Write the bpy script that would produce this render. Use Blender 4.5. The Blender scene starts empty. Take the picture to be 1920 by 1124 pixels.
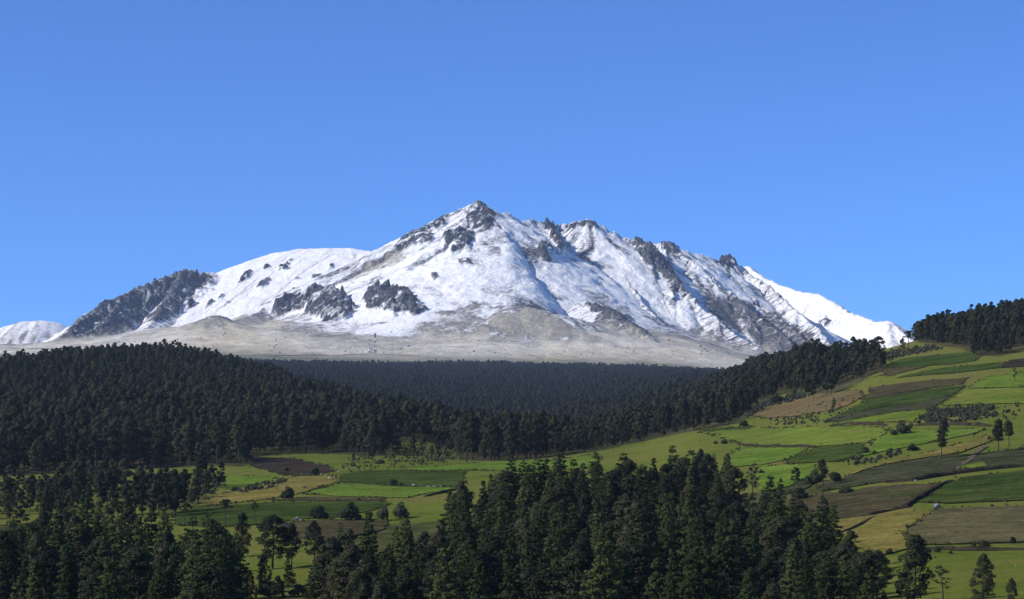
import bpy, bmesh, math, random
import numpy as np
from mathutils import Vector
from mathutils.geometry import delaunay_2d_cdt

R = np.random.RandomState(7)
random.seed(7)
C = bpy.context.scene.collection
SC = bpy.context.scene
F = 4939.0          # focal length in photograph pixels (about 22 degrees across)
YH = 1124.0         # eye level in photograph pixels

# ------------------------------------------------------------------ camera, sky, sun, exposure
cam_d = bpy.data.cameras.new('camera')
cam = bpy.data.objects.new('camera', cam_d); C.objects.link(cam)
cam_d.sensor_width = 36.0
cam_d.lens = 36.0 * F / 1920.0
cam_d.shift_y = (YH - 562.0) / 1920.0
cam_d.clip_start = 1.0
cam_d.clip_end = 90000.0
cam.location = (0, 0, 0)
cam.rotation_euler = (math.radians(90), 0, 0)
SC.camera = cam

SUN_EL = math.radians(32.0)
SUN_AZ = math.radians(-106.0)      # clockwise from +Y (the view axis): from the left and a little behind the camera
to_sun = Vector((math.sin(SUN_AZ) * math.cos(SUN_EL), math.cos(SUN_AZ) * math.cos(SUN_EL), math.sin(SUN_EL)))
sun_d = bpy.data.lights.new('sun', 'SUN')
sun_d.energy = 4.8
sun_d.angle = math.radians(0.53)
sun_d.color = (1.0, 0.955, 0.88)
sun = bpy.data.objects.new('sun', sun_d); C.objects.link(sun)
sun.rotation_euler = (-to_sun).to_track_quat('-Z', 'Y').to_euler()
sun.location = (0, 0, 3000)

world = bpy.data.worlds.new('World'); SC.world = world
world.use_nodes = True
nt = world.node_tree; nt.nodes.clear()
sky = nt.nodes.new('ShaderNodeTexSky'); sky.sky_type = 'NISHITA'
sky.sun_disc = False
sky.sun_elevation = SUN_EL
sky.sun_rotation = SUN_AZ
sky.altitude = 3200.0
sky.air_density = 0.9
sky.dust_density = 0.05
sky.ozone_density = 3.5
gam = nt.nodes.new('ShaderNodeGamma'); gam.inputs[1].default_value = 1.2
bg = nt.nodes.new('ShaderNodeBackground'); bg.inputs[1].default_value = 0.12
out = nt.nodes.new('ShaderNodeOutputWorld')
nt.links.new(sky.outputs[0], gam.inputs[0])
tint = nt.nodes.new('ShaderNodeMix'); tint.data_type = 'RGBA'; tint.blend_type = 'MULTIPLY'; tint.inputs[0].default_value = 1.0
tint.inputs[7].default_value = (0.49, 0.735, 1.02, 1)
nt.links.new(gam.outputs[0], tint.inputs[6])
nt.links.new(tint.outputs[2], bg.inputs[0])
nt.links.new(bg.outputs[0], out.inputs[0])

vs = SC.view_settings
vs.view_transform = 'Standard'; vs.look = 'None'; vs.gamma = 1.0; vs.use_curve_mapping = False
vs.exposure = 0.17
try:
    SC.cycles.use_denoising = True
    SC.cycles.max_bounces = 5
    SC.cycles.transparent_max_bounces = 4
    SC.cycles.volume_bounces = 0
    SC.cycles.use_adaptive_sampling = True
    SC.cycles.adaptive_threshold = 0.012
except Exception:
    pass

# ------------------------------------------------------------------ helpers
def tag(o, label=None, cat=None, group=None, kind=None):
    if label: o['label'] = label
    if cat: o['category'] = cat
    if group: o['group'] = group
    if kind: o['kind'] = kind
    return o

def mesh_np(name, verts, faces, mats, smooth=False, mat_idx=None, nrm=None):
    """faces: (n,3) or (n,4) int array, or list of lists"""
    me = bpy.data.meshes.new(name)
    verts = np.asarray(verts, np.float32)
    if isinstance(faces, np.ndarray):
        n, k = faces.shape
        me.vertices.add(len(verts)); me.vertices.foreach_set('co', verts.ravel())
        me.loops.add(n * k); me.loops.foreach_set('vertex_index', faces.astype(np.int32).ravel())
        me.polygons.add(n)
        me.polygons.foreach_set('loop_start', np.arange(0, n * k, k, dtype=np.int32))
        me.polygons.foreach_set('loop_total', np.full(n, k, np.int32))
    else:
        me.from_pydata([tuple(map(float, v)) for v in verts], [], [tuple(int(i) for i in f) for f in faces])
    for m in mats: me.materials.append(m)
    if mat_idx is not None:
        me.polygons.foreach_set('material_index', np.asarray(mat_idx, np.int32))
    if smooth:
        me.polygons.foreach_set('use_smooth', np.ones(len(me.polygons), bool))
    me.update(calc_edges=True)
    if nrm is not None:
        me.polygons.foreach_set('use_smooth', np.ones(len(me.polygons), bool))
        me.normals_split_custom_set_from_vertices(np.asarray(nrm, np.float32))
    return me

def obj(name, me, parent=None):
    o = bpy.data.objects.new(name, me); C.objects.link(o)
    if parent: o.parent = parent
    return o

def empty(name, loc):
    o = bpy.data.objects.new(name, None); C.objects.link(o)
    o.location = loc; o.empty_display_size = 0.5
    return o

# --- gradient noise in numpy
_perm = R.permutation(256); _perm = np.concatenate([_perm, _perm]).astype(np.int32)
_ang = R.rand(256) * 2 * math.pi
_gx = np.cos(_ang).astype(np.float32); _gy = np.sin(_ang).astype(np.float32)
def noise(x, y):
    x = np.asarray(x, np.float32); y = np.asarray(y, np.float32)
    x0 = np.floor(x); y0 = np.floor(y)
    xi = x0.astype(np.int32) & 255; yi = y0.astype(np.int32) & 255
    xf = x - x0; yf = y - y0
    u = xf * xf * xf * (xf * (xf * 6 - 15) + 10); v = yf * yf * yf * (yf * (yf * 6 - 15) + 10)
    def g(ix, iy, dx, dy):
        h = _perm[_perm[ix & 255] + (iy & 255)]
        return _gx[h] * dx + _gy[h] * dy
    a = g(xi, yi, xf, yf); b = g(xi + 1, yi, xf - 1, yf)
    c = g(xi, yi + 1, xf, yf - 1); d = g(xi + 1, yi + 1, xf - 1, yf - 1)
    return ((a + (b - a) * u) + ((c + (d - c) * u) - (a + (b - a) * u)) * v) * 1.4
def fbm(x, y, o=4, gain=0.5):
    s = 0; a = 1.0; t = 0
    for i in range(o):
        s = s + a * noise(x * 2 ** i + 17.3 * i, y * 2 ** i - 9.1 * i); t += a; a *= gain
    return s / t
def ridged(x, y, o=4, gain=0.5):
    s = 0; a = 1.0; t = 0
    for i in range(o):
        s = s + a * (1 - 2 * np.abs(noise(x * 2 ** i + 31.7 * i, y * 2 ** i + 5.3 * i))); t += a; a *= gain
    return s / t
def sstep(a, b, x):
    t = np.clip((x - a) / (b - a), 0, 1); return t * t * (3 - 2 * t)

def pchip(xk, yk, x):
    """monotone cubic; yk is (k,m); returns (len(x),m)"""
    xk = np.asarray(xk, float); yk = np.asarray(yk, float)
    if yk.ndim == 1: yk = yk[:, None]
    h = np.diff(xk)[:, None]; dl = np.diff(yk, axis=0) / h
    m = np.zeros_like(yk)
    w1 = 2 * h[1:] + h[:-1]; w2 = h[1:] + 2 * h[:-1]
    with np.errstate(all='ignore'):
        hm = (w1 + w2) / (w1 / dl[:-1] + w2 / dl[1:])
    m[1:-1] = np.where(dl[:-1] * dl[1:] > 0, hm, 0)
    m[0] = dl[0]; m[-1] = dl[-1]
    i = np.clip(np.searchsorted(xk, x) - 1, 0, len(xk) - 2)
    t = ((np.clip(x, xk[0], xk[-1]) - xk[i]) / h[i, 0])[:, None]
    h00 = 2 * t ** 3 - 3 * t ** 2 + 1; h10 = t ** 3 - 2 * t ** 2 + t
    h01 = -2 * t ** 3 + 3 * t ** 2; h11 = t ** 3 - t ** 2
    return h00 * yk[i] + h10 * h[i] * m[i] + h01 * yk[i + 1] + h11 * h[i] * m[i + 1]

def W(px, py, D):
    return np.array([(px - 960.0) / F * D, D, (YH - py) / F * D])

# ------------------------------------------------------------------ materials
def new_mat(name):
    m = bpy.data.materials.new(name); m.use_nodes = True
    nt = m.node_tree; b = nt.nodes['Principled BSDF']
    b.inputs['Roughness'].default_value = 0.9
    b.inputs['Specular IOR Level'].default_value = 0.0
    return m, nt, b
def N(nt, t, **kw):
    n = nt.nodes.new(t)
    for k, v in kw.items(): setattr(n, k, v)
    return n
def noise_node(nt, scale, detail=4, rough=0.55, vec=None, dist=0.0):
    n = N(nt, 'ShaderNodeTexNoise'); n.inputs['Scale'].default_value = scale
    n.inputs['Detail'].default_value = detail; n.inputs['Roughness'].default_value = rough
    n.inputs['Distortion'].default_value = dist
    if vec is not None: nt.links.new(vec, n.inputs['Vector'])
    return n.outputs['Fac']
def ramp(nt, fac, stops, interp='LINEAR'):
    r = N(nt, 'ShaderNodeValToRGB'); r.color_ramp.interpolation = interp
    el = r.color_ramp.elements
    while len(el) < len(stops): el.new(0.5)
    for e, (p, c) in zip(el, stops):
        e.position = p; e.color = (c[0], c[1], c[2], 1) if not isinstance(c, (int, float)) else (c, c, c, 1)
    if fac is not None: nt.links.new(fac, r.inputs[0])
    return r.outputs[0]
def mix(nt, fac, a, b, mode='MIX'):
    m = N(nt, 'ShaderNodeMix', data_type='RGBA', blend_type=mode)
    for s, v in ((0, fac), (6, a), (7, b)):
        if isinstance(v, (int, float)): m.inputs[s].default_value = v
        elif isinstance(v, tuple): m.inputs[s].default_value = (v[0], v[1], v[2], 1)
        else: nt.links.new(v, m.inputs[s])
    return m.outputs[2]
def mth(nt, op, a, b=None, c=None):
    m = N(nt, 'ShaderNodeMath', operation=op)
    for i, v in enumerate((a, b, c)):
        if v is None: continue
        if isinstance(v, (int, float)): m.inputs[i].default_value = v
        else: nt.links.new(v, m.inputs[i])
    return m.outputs[0]
def objpos(nt):
    return N(nt, 'ShaderNodeNewGeometry').outputs['Position']
def bump(nt, b, h, strength=0.5, dist=1.0):
    n = N(nt, 'ShaderNodeBump'); n.inputs['Strength'].default_value = strength; n.inputs['Distance'].default_value = dist
    nt.links.new(h, n.inputs['Height']); nt.links.new(n.outputs[0], b.inputs['Normal'])

def field_mat(name, c1, c2, c3=None, rows=0.0, row_ang=0.0, bs=0.5):
    m, nt, b = new_mat(name); p = objpos(nt)
    big = noise_node(nt, 0.02, 5, 0.65, p, 0.5)
    mid = noise_node(nt, 0.09, 5, 0.65, p)
    fine = noise_node(nt, 0.7, 4, 0.7, p)
    f = mth(nt, 'ADD', mth(nt, 'MULTIPLY', big, 0.55), mth(nt, 'MULTIPLY', mid, 0.45))
    col = ramp(nt, f, [(0.42, tuple(0.88 * q for q in c1)), (0.58, tuple(1.06 * q for q in c2))])
    if c3:
        blot = noise_node(nt, 0.035, 6, 0.7, p, 0.6)
        col = mix(nt, ramp(nt, blot, [(0.52, 0.0), (0.66, 0.9)]), col, c3)
    mp = N(nt, 'ShaderNodeMapping'); mp.inputs['Rotation'].default_value[2] = row_ang if rows else 0.15
    mp.inputs['Scale'].default_value = (0.03, 0.30, 0.05); nt.links.new(p, mp.inputs['Vector'])
    stk = noise_node(nt, 1.0, 5, 0.7, mp.outputs[0], 0.4)
    lo_, hi_ = (0.62, 1.40) if rows else (0.78, 1.24)
    col = mix(nt, 1.0, col, ramp(nt, stk, [(0.32, lo_), (0.68, hi_)]), 'MULTIPLY')
    col = mix(nt, 1.0, col, ramp(nt, fine, [(0.3, 0.6), (0.7, 1.35)]), 'MULTIPLY')
    mot = noise_node(nt, 0.22, 6, 0.75, p, 0.4)
    col = mix(nt, 1.0, col, ramp(nt, mot, [(0.3, 0.68), (0.7, 1.28)]), 'MULTIPLY')
    nt.links.new(col, b.inputs['Base Color'])
    bump(nt, b, mth(nt, 'ADD', fine, mid), bs, 0.8)
    return m

M = {}
M['vivid'] = field_mat('vivid_green_crop', (0.085, 0.145, 0.019), (0.120, 0.180, 0.027), (0.14, 0.158, 0.034))
M['yellowgreen'] = field_mat('yellow_green_grass', (0.100, 0.146, 0.020), (0.134, 0.172, 0.027), (0.152, 0.148, 0.036))
M['darkgreen'] = field_mat('dark_green_crop', (0.033, 0.055, 0.012), (0.052, 0.076, 0.018), (0.06, 0.072, 0.02), rows=0.35, row_ang=0.5)
M['greygreen'] = field_mat('grey_green_crop', (0.038, 0.045, 0.022), (0.056, 0.062, 0.028), (0.07, 0.058, 0.034), rows=0.35, row_ang=0.9)
M['brown'] = field_mat('brown_fallow_soil', (0.052, 0.046, 0.022), (0.082, 0.068, 0.034), (0.062, 0.074, 0.026), rows=0.3, row_ang=0.3)
M['darkbrown'] = field_mat('dark_tilled_soil', (0.032, 0.025, 0.019), (0.05, 0.038, 0.028), None, rows=0.35, row_ang=0.8)
M['tan'] = field_mat('dry_tan_pasture', (0.145, 0.125, 0.034), (0.188, 0.155, 0.042), (0.125, 0.14, 0.026))
M['red'] = field_mat('reddish_dry_pasture', (0.125, 0.092, 0.045), (0.16, 0.112, 0.05), (0.115, 0.115, 0.042))
M['olive'] = field_mat('olive_brown_pasture', (0.078, 0.073, 0.036), (0.115, 0.10, 0.044), (0.07, 0.078, 0.028))

# ground of the whole near country: meadow, forest floor and, high up, grey-tan alpine grass
m, nt, b = new_mat('ground_meadow'); p = objpos(nt)
big = noise_node(nt, 0.006, 6, 0.62, p, 0.5); mid = noise_node(nt, 0.05, 6, 0.7, p); fine = noise_node(nt, 0.55, 5, 0.7, p)
col = ramp(nt, mth(nt, 'ADD', mth(nt, 'MULTIPLY', big, 0.5), mth(nt, 'MULTIPLY', mid, 0.5)),
           [(0.36, (0.075, 0.105, 0.016)), (0.47, (0.112, 0.134, 0.024)), (0.58, (0.145, 0.138, 0.036)), (0.68, (0.10, 0.082, 0.042))])
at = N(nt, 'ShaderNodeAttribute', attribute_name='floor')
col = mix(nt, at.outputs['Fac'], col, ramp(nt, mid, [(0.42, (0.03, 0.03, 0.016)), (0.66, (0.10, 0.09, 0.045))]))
at2 = N(nt, 'ShaderNodeAttribute', attribute_name='alpine')
col = mix(nt, at2.outputs['Fac'], col, ramp(nt, mid, [(0.35, (0.13, 0.145, 0.085)), (0.65, (0.21, 0.205, 0.14))]))
col = mix(nt, 1.0, col, ramp(nt, fine, [(0.3, 0.7), (0.7, 1.25)]), 'MULTIPLY')
nt.links.new(col, b.inputs['Base Color']); bump(nt, b, mth(nt, 'ADD', fine, mid), 0.6, 0.8)
M['ground'] = m

def foliage_mat(name, dark, light, warm):
    m, nt, b = new_mat(name)
    p = objpos(nt)
    n1 = noise_node(nt, 0.9, 3, 0.6, p)
    oi = N(nt, 'ShaderNodeObjectInfo')
    col = ramp(nt, n1, [(0.32, dark), (0.68, light)])
    col = mix(nt, ramp(nt, oi.outputs['Random'], [(0.0, 0.0), (0.55, 0.12), (0.85, 0.75), (1.0, 0.9)]), col, mix(nt, n1, tuple(x * 0.75 for x in warm), warm))
    v = mth(nt, 'MULTIPLY_ADD', N(nt, 'ShaderNodeObjectInfo').outputs['Random'], 0.95, 0.52)
    vv = N(nt, 'ShaderNodeCombineColor'); [nt.links.new(v, vv.inputs[i]) for i in range(3)]
    col = mix(nt, 1.0, col, vv.outputs[0], 'MULTIPLY')
    nt.links.new(col, b.inputs['Base Color'])
    b.inputs['Roughness'].default_value = 0.7
    b.inputs['Specular IOR Level'].default_value = 0.08
    tr = N(nt, 'ShaderNodeBsdfTranslucent'); nt.links.new(col, tr.inputs['Color'])
    ms = N(nt, 'ShaderNodeMixShader'); ms.inputs[0].default_value = 0.18
    o = nt.nodes['Material Output']
    nt.links.new(b.outputs[0], ms.inputs[1]); nt.links.new(tr.outputs[0], ms.inputs[2]); nt.links.new(ms.outputs[0], o.inputs['Surface'])
    return m
M['fir'] = foliage_mat('fir_needles', (0.015, 0.029, 0.010), (0.040, 0.066, 0.017), (0.054, 0.060, 0.018))
M['pine'] = foliage_mat('pine_needles', (0.019, 0.027, 0.014), (0.034, 0.044, 0.018), (0.042, 0.040, 0.018))
M['farpine'] = foliage_mat('far_pine_needles', (0.017, 0.024, 0.016), (0.028, 0.037, 0.021), (0.034, 0.034, 0.02))
M['bush'] = foliage_mat('bush_leaves', (0.030, 0.042, 0.018), (0.055, 0.07, 0.028), (0.06, 0.065, 0.035))
M['scrub'] = foliage_mat('grey_scrub_leaves', (0.045, 0.055, 0.035), (0.085, 0.095, 0.062), (0.08, 0.08, 0.04))
M['tuft'] = foliage_mat('coarse_grass', (0.05, 0.06, 0.02), (0.10, 0.105, 0.035), (0.12, 0.105, 0.045))
def flat_noise_mat(name, c1, c2, scale, rough=0.9, bs=0.4, bd=0.1):
    m, nt, b = new_mat(name); p = objpos(nt); n = noise_node(nt, scale, 5, 0.65, p)
    nt.links.new(ramp(nt, n, [(0.35, c1), (0.65, c2)]), b.inputs['Base Color'])
    b.inputs['Roughness'].default_value = rough; bump(nt, b, n, bs, bd); return m
M['bark'] = flat_noise_mat('bark', (0.035, 0.026, 0.02), (0.085, 0.065, 0.05), 2.0)
M['stone'] = flat_noise_mat('pale_field_stone', (0.30, 0.28, 0.25), (0.55, 0.52, 0.47), 1.2)
M['redstone'] = flat_noise_mat('reddish_stone', (0.06, 0.046, 0.04), (0.15, 0.118, 0.10), 1.2)
M['bluestone'] = flat_noise_mat('blue_grey_stone', (0.15, 0.155, 0.165), (0.27, 0.275, 0.285), 0.8)
M['earth'] = flat_noise_mat('bare_earth_bank', (0.018, 0.015, 0.011), (0.055, 0.045, 0.03), 0.4, bs=0.8, bd=0.5)
M['path'] = flat_noise_mat('dirt_path', (0.085, 0.068, 0.045), (0.13, 0.10, 0.065), 0.3)
M['deadwood'] = flat_noise_mat('dead_wood', (0.10, 0.085, 0.07), (0.2, 0.18, 0.15), 2.0)
def plain(name, c, rough=0.6, spec=0.3):
    m, nt, b = new_mat(name); p = objpos(nt); n = noise_node(nt, 0.8, 4, 0.6, p)
    nt.links.new(ramp(nt, n, [(0.3, tuple(x * 0.85 for x in c)), (0.7, c)]), b.inputs['Base Color'])
    b.inputs['Roughness'].default_value = rough; b.inputs['Specular IOR Level'].default_value = spec; return m
M['white'] = plain('white_paint', (0.8, 0.8, 0.79))
M['red_p'] = plain('red_paint', (0.42, 0.05, 0.04))
M['grey_p'] = plain('grey_metal', (0.32, 0.33, 0.35))
M['glass'] = plain('dark_glass', (0.03, 0.035, 0.04), 0.1, 0.5)
M['rubber'] = plain('black_rubber', (0.02, 0.02, 0.02), 0.8)
M['dark_cloth'] = plain('dark_clothing', (0.02, 0.02, 0.025), 0.9)
M['skin'] = plain('skin', (0.28, 0.17, 0.11), 0.6)

# ------------------------------------------------------------------ the lie of the land
# profiles: for bearings across the view, where the ground stands at each distance (as sight-line heights)
def near(a): return [(5, None), (200, None)] + a
PROF = {
 -300: [(1300,430),(1200,540),(1110,700),(1050,850),(1000,1000),(935,1250),(890,1550),(840,1750),(775,2100),(715,2500),(685,2800),(690,3100),(705,3700),(705,5000),(690,7000),(668,8300),(662,8900),(655,9500),(652,11000)],
 0: [(1290,430),(1200,540),(1105,700),(1045,850),(1000,1000),(930,1250),(885,1550),(840,1750),(780,2100),(720,2500),(688,2800),(692,3050),(705,3700),(705,5000),(690,7000),(666,8300),(660,8900),(653,9500),(650,11000)],
 150: [(1290,430),(1200,540),(1105,700),(1045,850),(990,1000),(925,1250),(880,1550),(835,1750),(770,2120),(710,2550),(682,2820),(686,3050),(702,3700),(702,5000),(688,7000),(667,8300),(657,8900),(645,9500),(638,11000)],
 300: [(1290,430),(1200,540),(1105,700),(1040,850),(975,1000),(915,1250),(873,1560),(830,1750),(760,2150),(700,2600),(674,2850),(678,3050),(695,3600),(700,5000),(685,7000),(669,8300),(652,8900),(632,9500),(622,10000),(618,11000)],
 480: [(1280,430),(1190,540),(1095,700),(1025,850),(960,1020),(905,1250),(870,1480),(840,1680),(770,2200),(720,2720),(707,2950),(709,3200),(715,3700),(706,5000),(688,7200),(673,8300),(662,8700),(635,9250),(618,9700),(610,10200)],
 620: [(1280,430),(1190,540),(1090,700),(1015,850),(955,1020),(918,1150),(888,1300),(870,1430),(848,1620),(815,1850),(778,2250),(755,2550),(758,2850),(752,3400),(735,4500),(710,5800),(690,7300),(677,8300),(665,8700),(640,9150),(625,9500),(610,9800)],
 760: [(1280,430),(1190,540),(1090,700),(1015,850),(950,1020),(915,1150),(882,1300),(865,1430),(846,1620),(815,1850),(792,2250),(790,2600),(780,3300),(755,4200),(725,5400),(700,6800),(681,8300),(666,8700),(648,9050),(632,9400),(615,9800)],
 900: [(1280,430),(1210,520),(1110,660),(1020,800),(950,980),(912,1120),(880,1280),(868,1400),(862,1560),(845,1800),(832,2100),(815,2500),(800,3200),(770,4000),(735,5200),(705,6700),(684,8300),(669,8700),(650,9050),(632,9400),(615,9800)],
 1050: [(1280,430),(1230,500),(1120,640),(1030,770),(965,900),(920,1050),(872,1300),(855,1450),(846,1700),(830,2100),(812,2700),(795,3300),(765,4200),(733,5400),(705,6800),(687,8300),(673,8700),(655,9050),(636,9400),(620,9800)],
 1200: [(1280,430),(1230,500),(1110,640),(1020,770),(955,900),(905,1060),(845,1400),(830,1550),(815,1900),(795,2400),(775,3000),(750,4000),(725,5300),(705,6800),(692,8300),(679,8700),(660,9050),(640,9400),(625,9800)],
 1320: [(1270,430),(1215,510),(1110,640),(1025,770),(955,890),(900,1010),(850,1180),(815,1400),(800,1550),(782,1900),(757,2400),(738,3000),(727,4000),(714,5500),(704,7000),(697,8300),(687,8700),(672,9050),(655,9400),(640,9800)],
 1450: [(1260,420),(1190,510),(1095,640),(1010,760),(945,880),(880,1020),(825,1230),(790,1430),(752,1720),(720,2080),(698,2450),(697,2900),(708,4000),(713,6000),(707,8300),(699,8700),(690,9100),(680,9600),(670,10000)],
 1560: [(1240,420),(1160,510),(1070,640),(985,780),(920,900),(860,1030),(800,1220),(765,1380),(732,1580),(704,1800),(680,2050),(676,2250),(695,3200),(712,5000),(714,8300),(706,8700),(701,9400),(690,10000)],
 1660: [(1220,420),(1145,510),(1060,640),(970,780),(900,910),(840,1040),(785,1200),(745,1360),(705,1550),(672,1750),(656,1900),(666,2100),(700,3200),(715,5000),(716,8300),(712,9400),(708,10000)],
 1760: [(1210,420),(1135,510),(1050,640),(960,780),(890,910),(825,1050),(770,1210),(730,1350),(690,1530),(657,1720),(632,1900),(626,2050),(645,2400),(690,3200),(715,5000),(716,8300),(712,10000)],
 1920: [(1200,420),(1125,510),(1040,650),(950,780),(880,900),(815,1040),(760,1190),(715,1340),(675,1500),(648,1630),(616,1850),(596,2050),(600,2300),(650,3000),(700,4500),(716,8300),(712,10000)],
 2300: [(1190,420),(1110,510),(1020,650),(925,780),(850,900),(785,1040),(730,1190),(685,1340),(640,1500),(610,1630),(575,1850),(550,2050),(555,2300),(640,3000),(700,4500),(716,8300),(712,10000)],
}
LD = np.linspace(math.log(5), math.log(15500), 900)
cols = sorted(PROF)
Zc = []
for c in cols:
    pr = PROF[c]
    d = [5, 150] + [q[1] for q in pr] + [15600]
    z = [-13.0, -14.0] + [(YH - q[0]) / F * q[1] for q in pr] + [(YH - pr[-1][0]) / F * 15600 * 0.86]
    Zc.append(pchip(np.log(d), np.array(z), LD)[:, 0])
Zc = np.array(Zc)
PXF = np.arange(-2600, 4700, 4.0)
ZT = pchip(np.array([-2600] + cols + [4700]), np.vstack([Zc[:1], Zc, Zc[-1:]]), PXF).astype(np.float32)
# soften the seams between bearings a little
for _ in range(6):
    ZT[1:-1] = 0.25 * ZT[:-2] + 0.5 * ZT[1:-1] + 0.25 * ZT[2:]
def zg(x, D):
    x = np.asarray(x, np.float32); D = np.asarray(D, np.float32)
    px = 960 + F * x / np.maximum(D, 1)
    u = np.clip((px - PXF[0]) / 4.0, 0, len(PXF) - 1.001)
    v = np.clip((np.log(np.maximum(D, 5.1)) - LD[0]) / (LD[1] - LD[0]), 0, len(LD) - 1.001)
    i = u.astype(np.int32); j = v.astype(np.int32); fu = u - i; fv = v - j
    z = (ZT[i, j] * (1 - fu) + ZT[i + 1, j] * fu) * (1 - fv) + (ZT[i, j + 1] * (1 - fu) + ZT[i + 1, j + 1] * fu) * fv
    amp = 0.6 + 5.0 * sstep(1500, 3500, D)
    z = z + amp * fbm(x / 140.0, D / 140.0, 2) + 0.35 * noise(x / 35.0, D / 35.0)
    z = z + sstep(8400, 9000, D) * (10.0 * fbm(x / 240.0, D / 260.0, 4) + 7.0 * ridged(x / 210.0 + 3, D / 150.0, 3))
    return z
_HD = np.exp(np.linspace(math.log(300), math.log(8600), 1400)).astype(np.float32)
def hit(px, py):
    """first ground point seen along a sight line"""
    x = (px - 960.0) / F * _HD
    pp = YH - F * zg(x, _HD) / _HD
    rm = np.minimum.accumulate(pp)
    k = int(np.argmax(rm <= py))
    if k == 0: return None
    a, b_ = rm[k - 1], rm[k]
    t = (a - py) / max(a - b_, 1e-6); D = _HD[k - 1] + t * (_HD[k] - _HD[k - 1])
    return float((px - 960.0) / F * D), float(D)

# ---- near terrain mesh (finest where it is nearest)
pxs = np.concatenate([np.arange(-2500, -160, 60.0), np.arange(-160, 2080, 6.0), np.arange(2080, 4500, 60.0)])
Ds = np.exp(np.arange(math.log(6), math.log(400), 0.06)); Ds = np.concatenate([Ds, np.exp(np.arange(math.log(400), math.log(3200), 0.0062)), np.exp(np.arange(math.log(3200), math.log(8520), 0.016)), [8520.0]])
PXg, Dg = np.meshgrid(pxs, Ds)
Xg = (PXg - 960) / F * Dg
Zg = zg(Xg, Dg)
Zg = Zg - 4.0 * sstep(8420, 8520, Dg)
nr, nc = Dg.shape
idx = np.arange(nr * nc).reshape(nr, nc)
fq = np.stack([idx[:-1, :-1], idx[:-1, 1:], idx[1:, 1:], idx[1:, :-1]], -1).reshape(-1, 4)
gme = mesh_np('ground', np.stack([Xg, Dg, Zg], -1).reshape(-1, 3), fq, [M['ground']], smooth=True)
PPg = YH - F * Zg / Dg

# forest extents on the map (bearing, distance)
EDGE_L = ([-600, 0, 150, 300, 400, 462, 476, 520, 580, 640, 690, 722, 735, 760, 800, 850, 868, 930, 1000, 1060], [1480, 1500, 1530, 1530, 1500, 1460, 1560, 1600, 1590, 1570, 1530, 1530, 1760, 1810, 1790, 1760, 1500, 1440, 1420, 1450])
BACK_L = ([-600, 300, 480, 620, 760, 900, 1000, 1060], [3150, 3150, 3200, 2850, 2600, 2300, 2150, 2050])
EDGE_R = ([1060, 1120, 1180, 1260, 1310, 1360, 1400, 1430, 1470, 1500, 1520, 1560, 1600, 1640, 1660], [1450, 1480, 1560, 1540, 1500, 1480, 1540, 1740, 1780, 1620, 1540, 1520, 1540, 1600, 1640])
BACK_R = ([1060, 1180, 1320, 1450, 1500, 1560, 1650, 1660], [2600, 3100, 3100, 2900, 2300, 2000, 1720, 1650])
EDGE_H = ([1712, 1724, 1760, 1800, 1830, 1870, 1920, 2600], [1960, 1860, 1780, 1700, 1590, 1560, 1580, 1560])
def ip(px, t): return np.interp(px, t[0], t[1])
def in_left(px, D): return (px < 1060) & (D > ip(px, EDGE_L)) & (D < ip(px, BACK_L))
def in_right(px, D): return (px >= 1060) & (px < 1658) & (D > ip(px, EDGE_R)) & (D < ip(px, BACK_R))
def in_hill(px, D): return (px > 1716) & (D > ip(px, EDGE_H)) & (D < 2350)
TREELINE = ([-600, 0, 100, 240, 420, 470, 520, 640, 760, 820, 900, 1000, 1100, 1250, 1380, 1500, 2600], [7600, 7600, 7650, 7700, 7650, 7600, 7600, 7650, 8000, 8150, 8250, 8150, 8200, 8150, 8000, 7800, 7600])
def in_far(px, D): return (D > np.where(px < 1060, ip(px, BACK_L), ip(px, BACK_R)) - 100) & (D < ip(px, TREELINE) + 60 * noise(px / 30.0, D / 400.0)) & (px < 1640)
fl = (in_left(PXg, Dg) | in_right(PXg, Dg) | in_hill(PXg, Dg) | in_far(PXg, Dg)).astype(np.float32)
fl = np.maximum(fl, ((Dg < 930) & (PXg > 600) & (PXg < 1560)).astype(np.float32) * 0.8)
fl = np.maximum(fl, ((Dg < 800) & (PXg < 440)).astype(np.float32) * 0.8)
def add_attr(me, name, a):
    at = me.attributes.new(name, 'FLOAT', 'POINT'); at.data.foreach_set('value', np.asarray(a, np.float32).ravel())
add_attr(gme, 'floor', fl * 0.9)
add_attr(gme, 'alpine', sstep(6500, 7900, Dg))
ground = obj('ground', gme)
tag(ground, 'rolling green and tan meadow ground below the snowy mountain', kind='structure')

# ------------------------------------------------------------------ the mountain
RIDGES = []   # (points[(px,py,D)...], slope left near, left far, right near, right far, easing length, roughness)
def ridge(pts, sl, sr, L=250.0, rough=1.0):
    RIDGES.append(([W(*q) for q in pts], sl, sr, L, rough))
# skyline of the main mass, seen left to right; its "right" side is the one toward the camera
ridge([(728,468,11050),(748,456,11000),(790,431,10900),(830,406,10820),(862,392,10760),(893,380,10700),(908,379,10700),(925,396,10740),(945,397,10800),(975,410,10880),(1010,413,10950),(1035,422,11000),(1060,419,11000),(1075,415,11000),(1107,412,10980),(1140,428,11000),(1180,447,11050),(1220,459,11100),(1245,453,11100),(1260,454,11110),(1282,469,11150),(1300,470,11200)], (0.8,0.7), (0.72,0.56), 260)
ridge([(1300,470,11200),(1345,487,11300),(1366,482,11350),(1384,495,11390)], (1.3,1.1), (0.95,0.8), 120)
# right front ridge, falling toward the plain
ridge([(1384,494,11390),(1412,514,11250),(1440,535,11080),(1500,586,10680),(1560,642,10300),(1610,690,9950)], (1.3,0.9), (0.66,0.52), 200)
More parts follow.
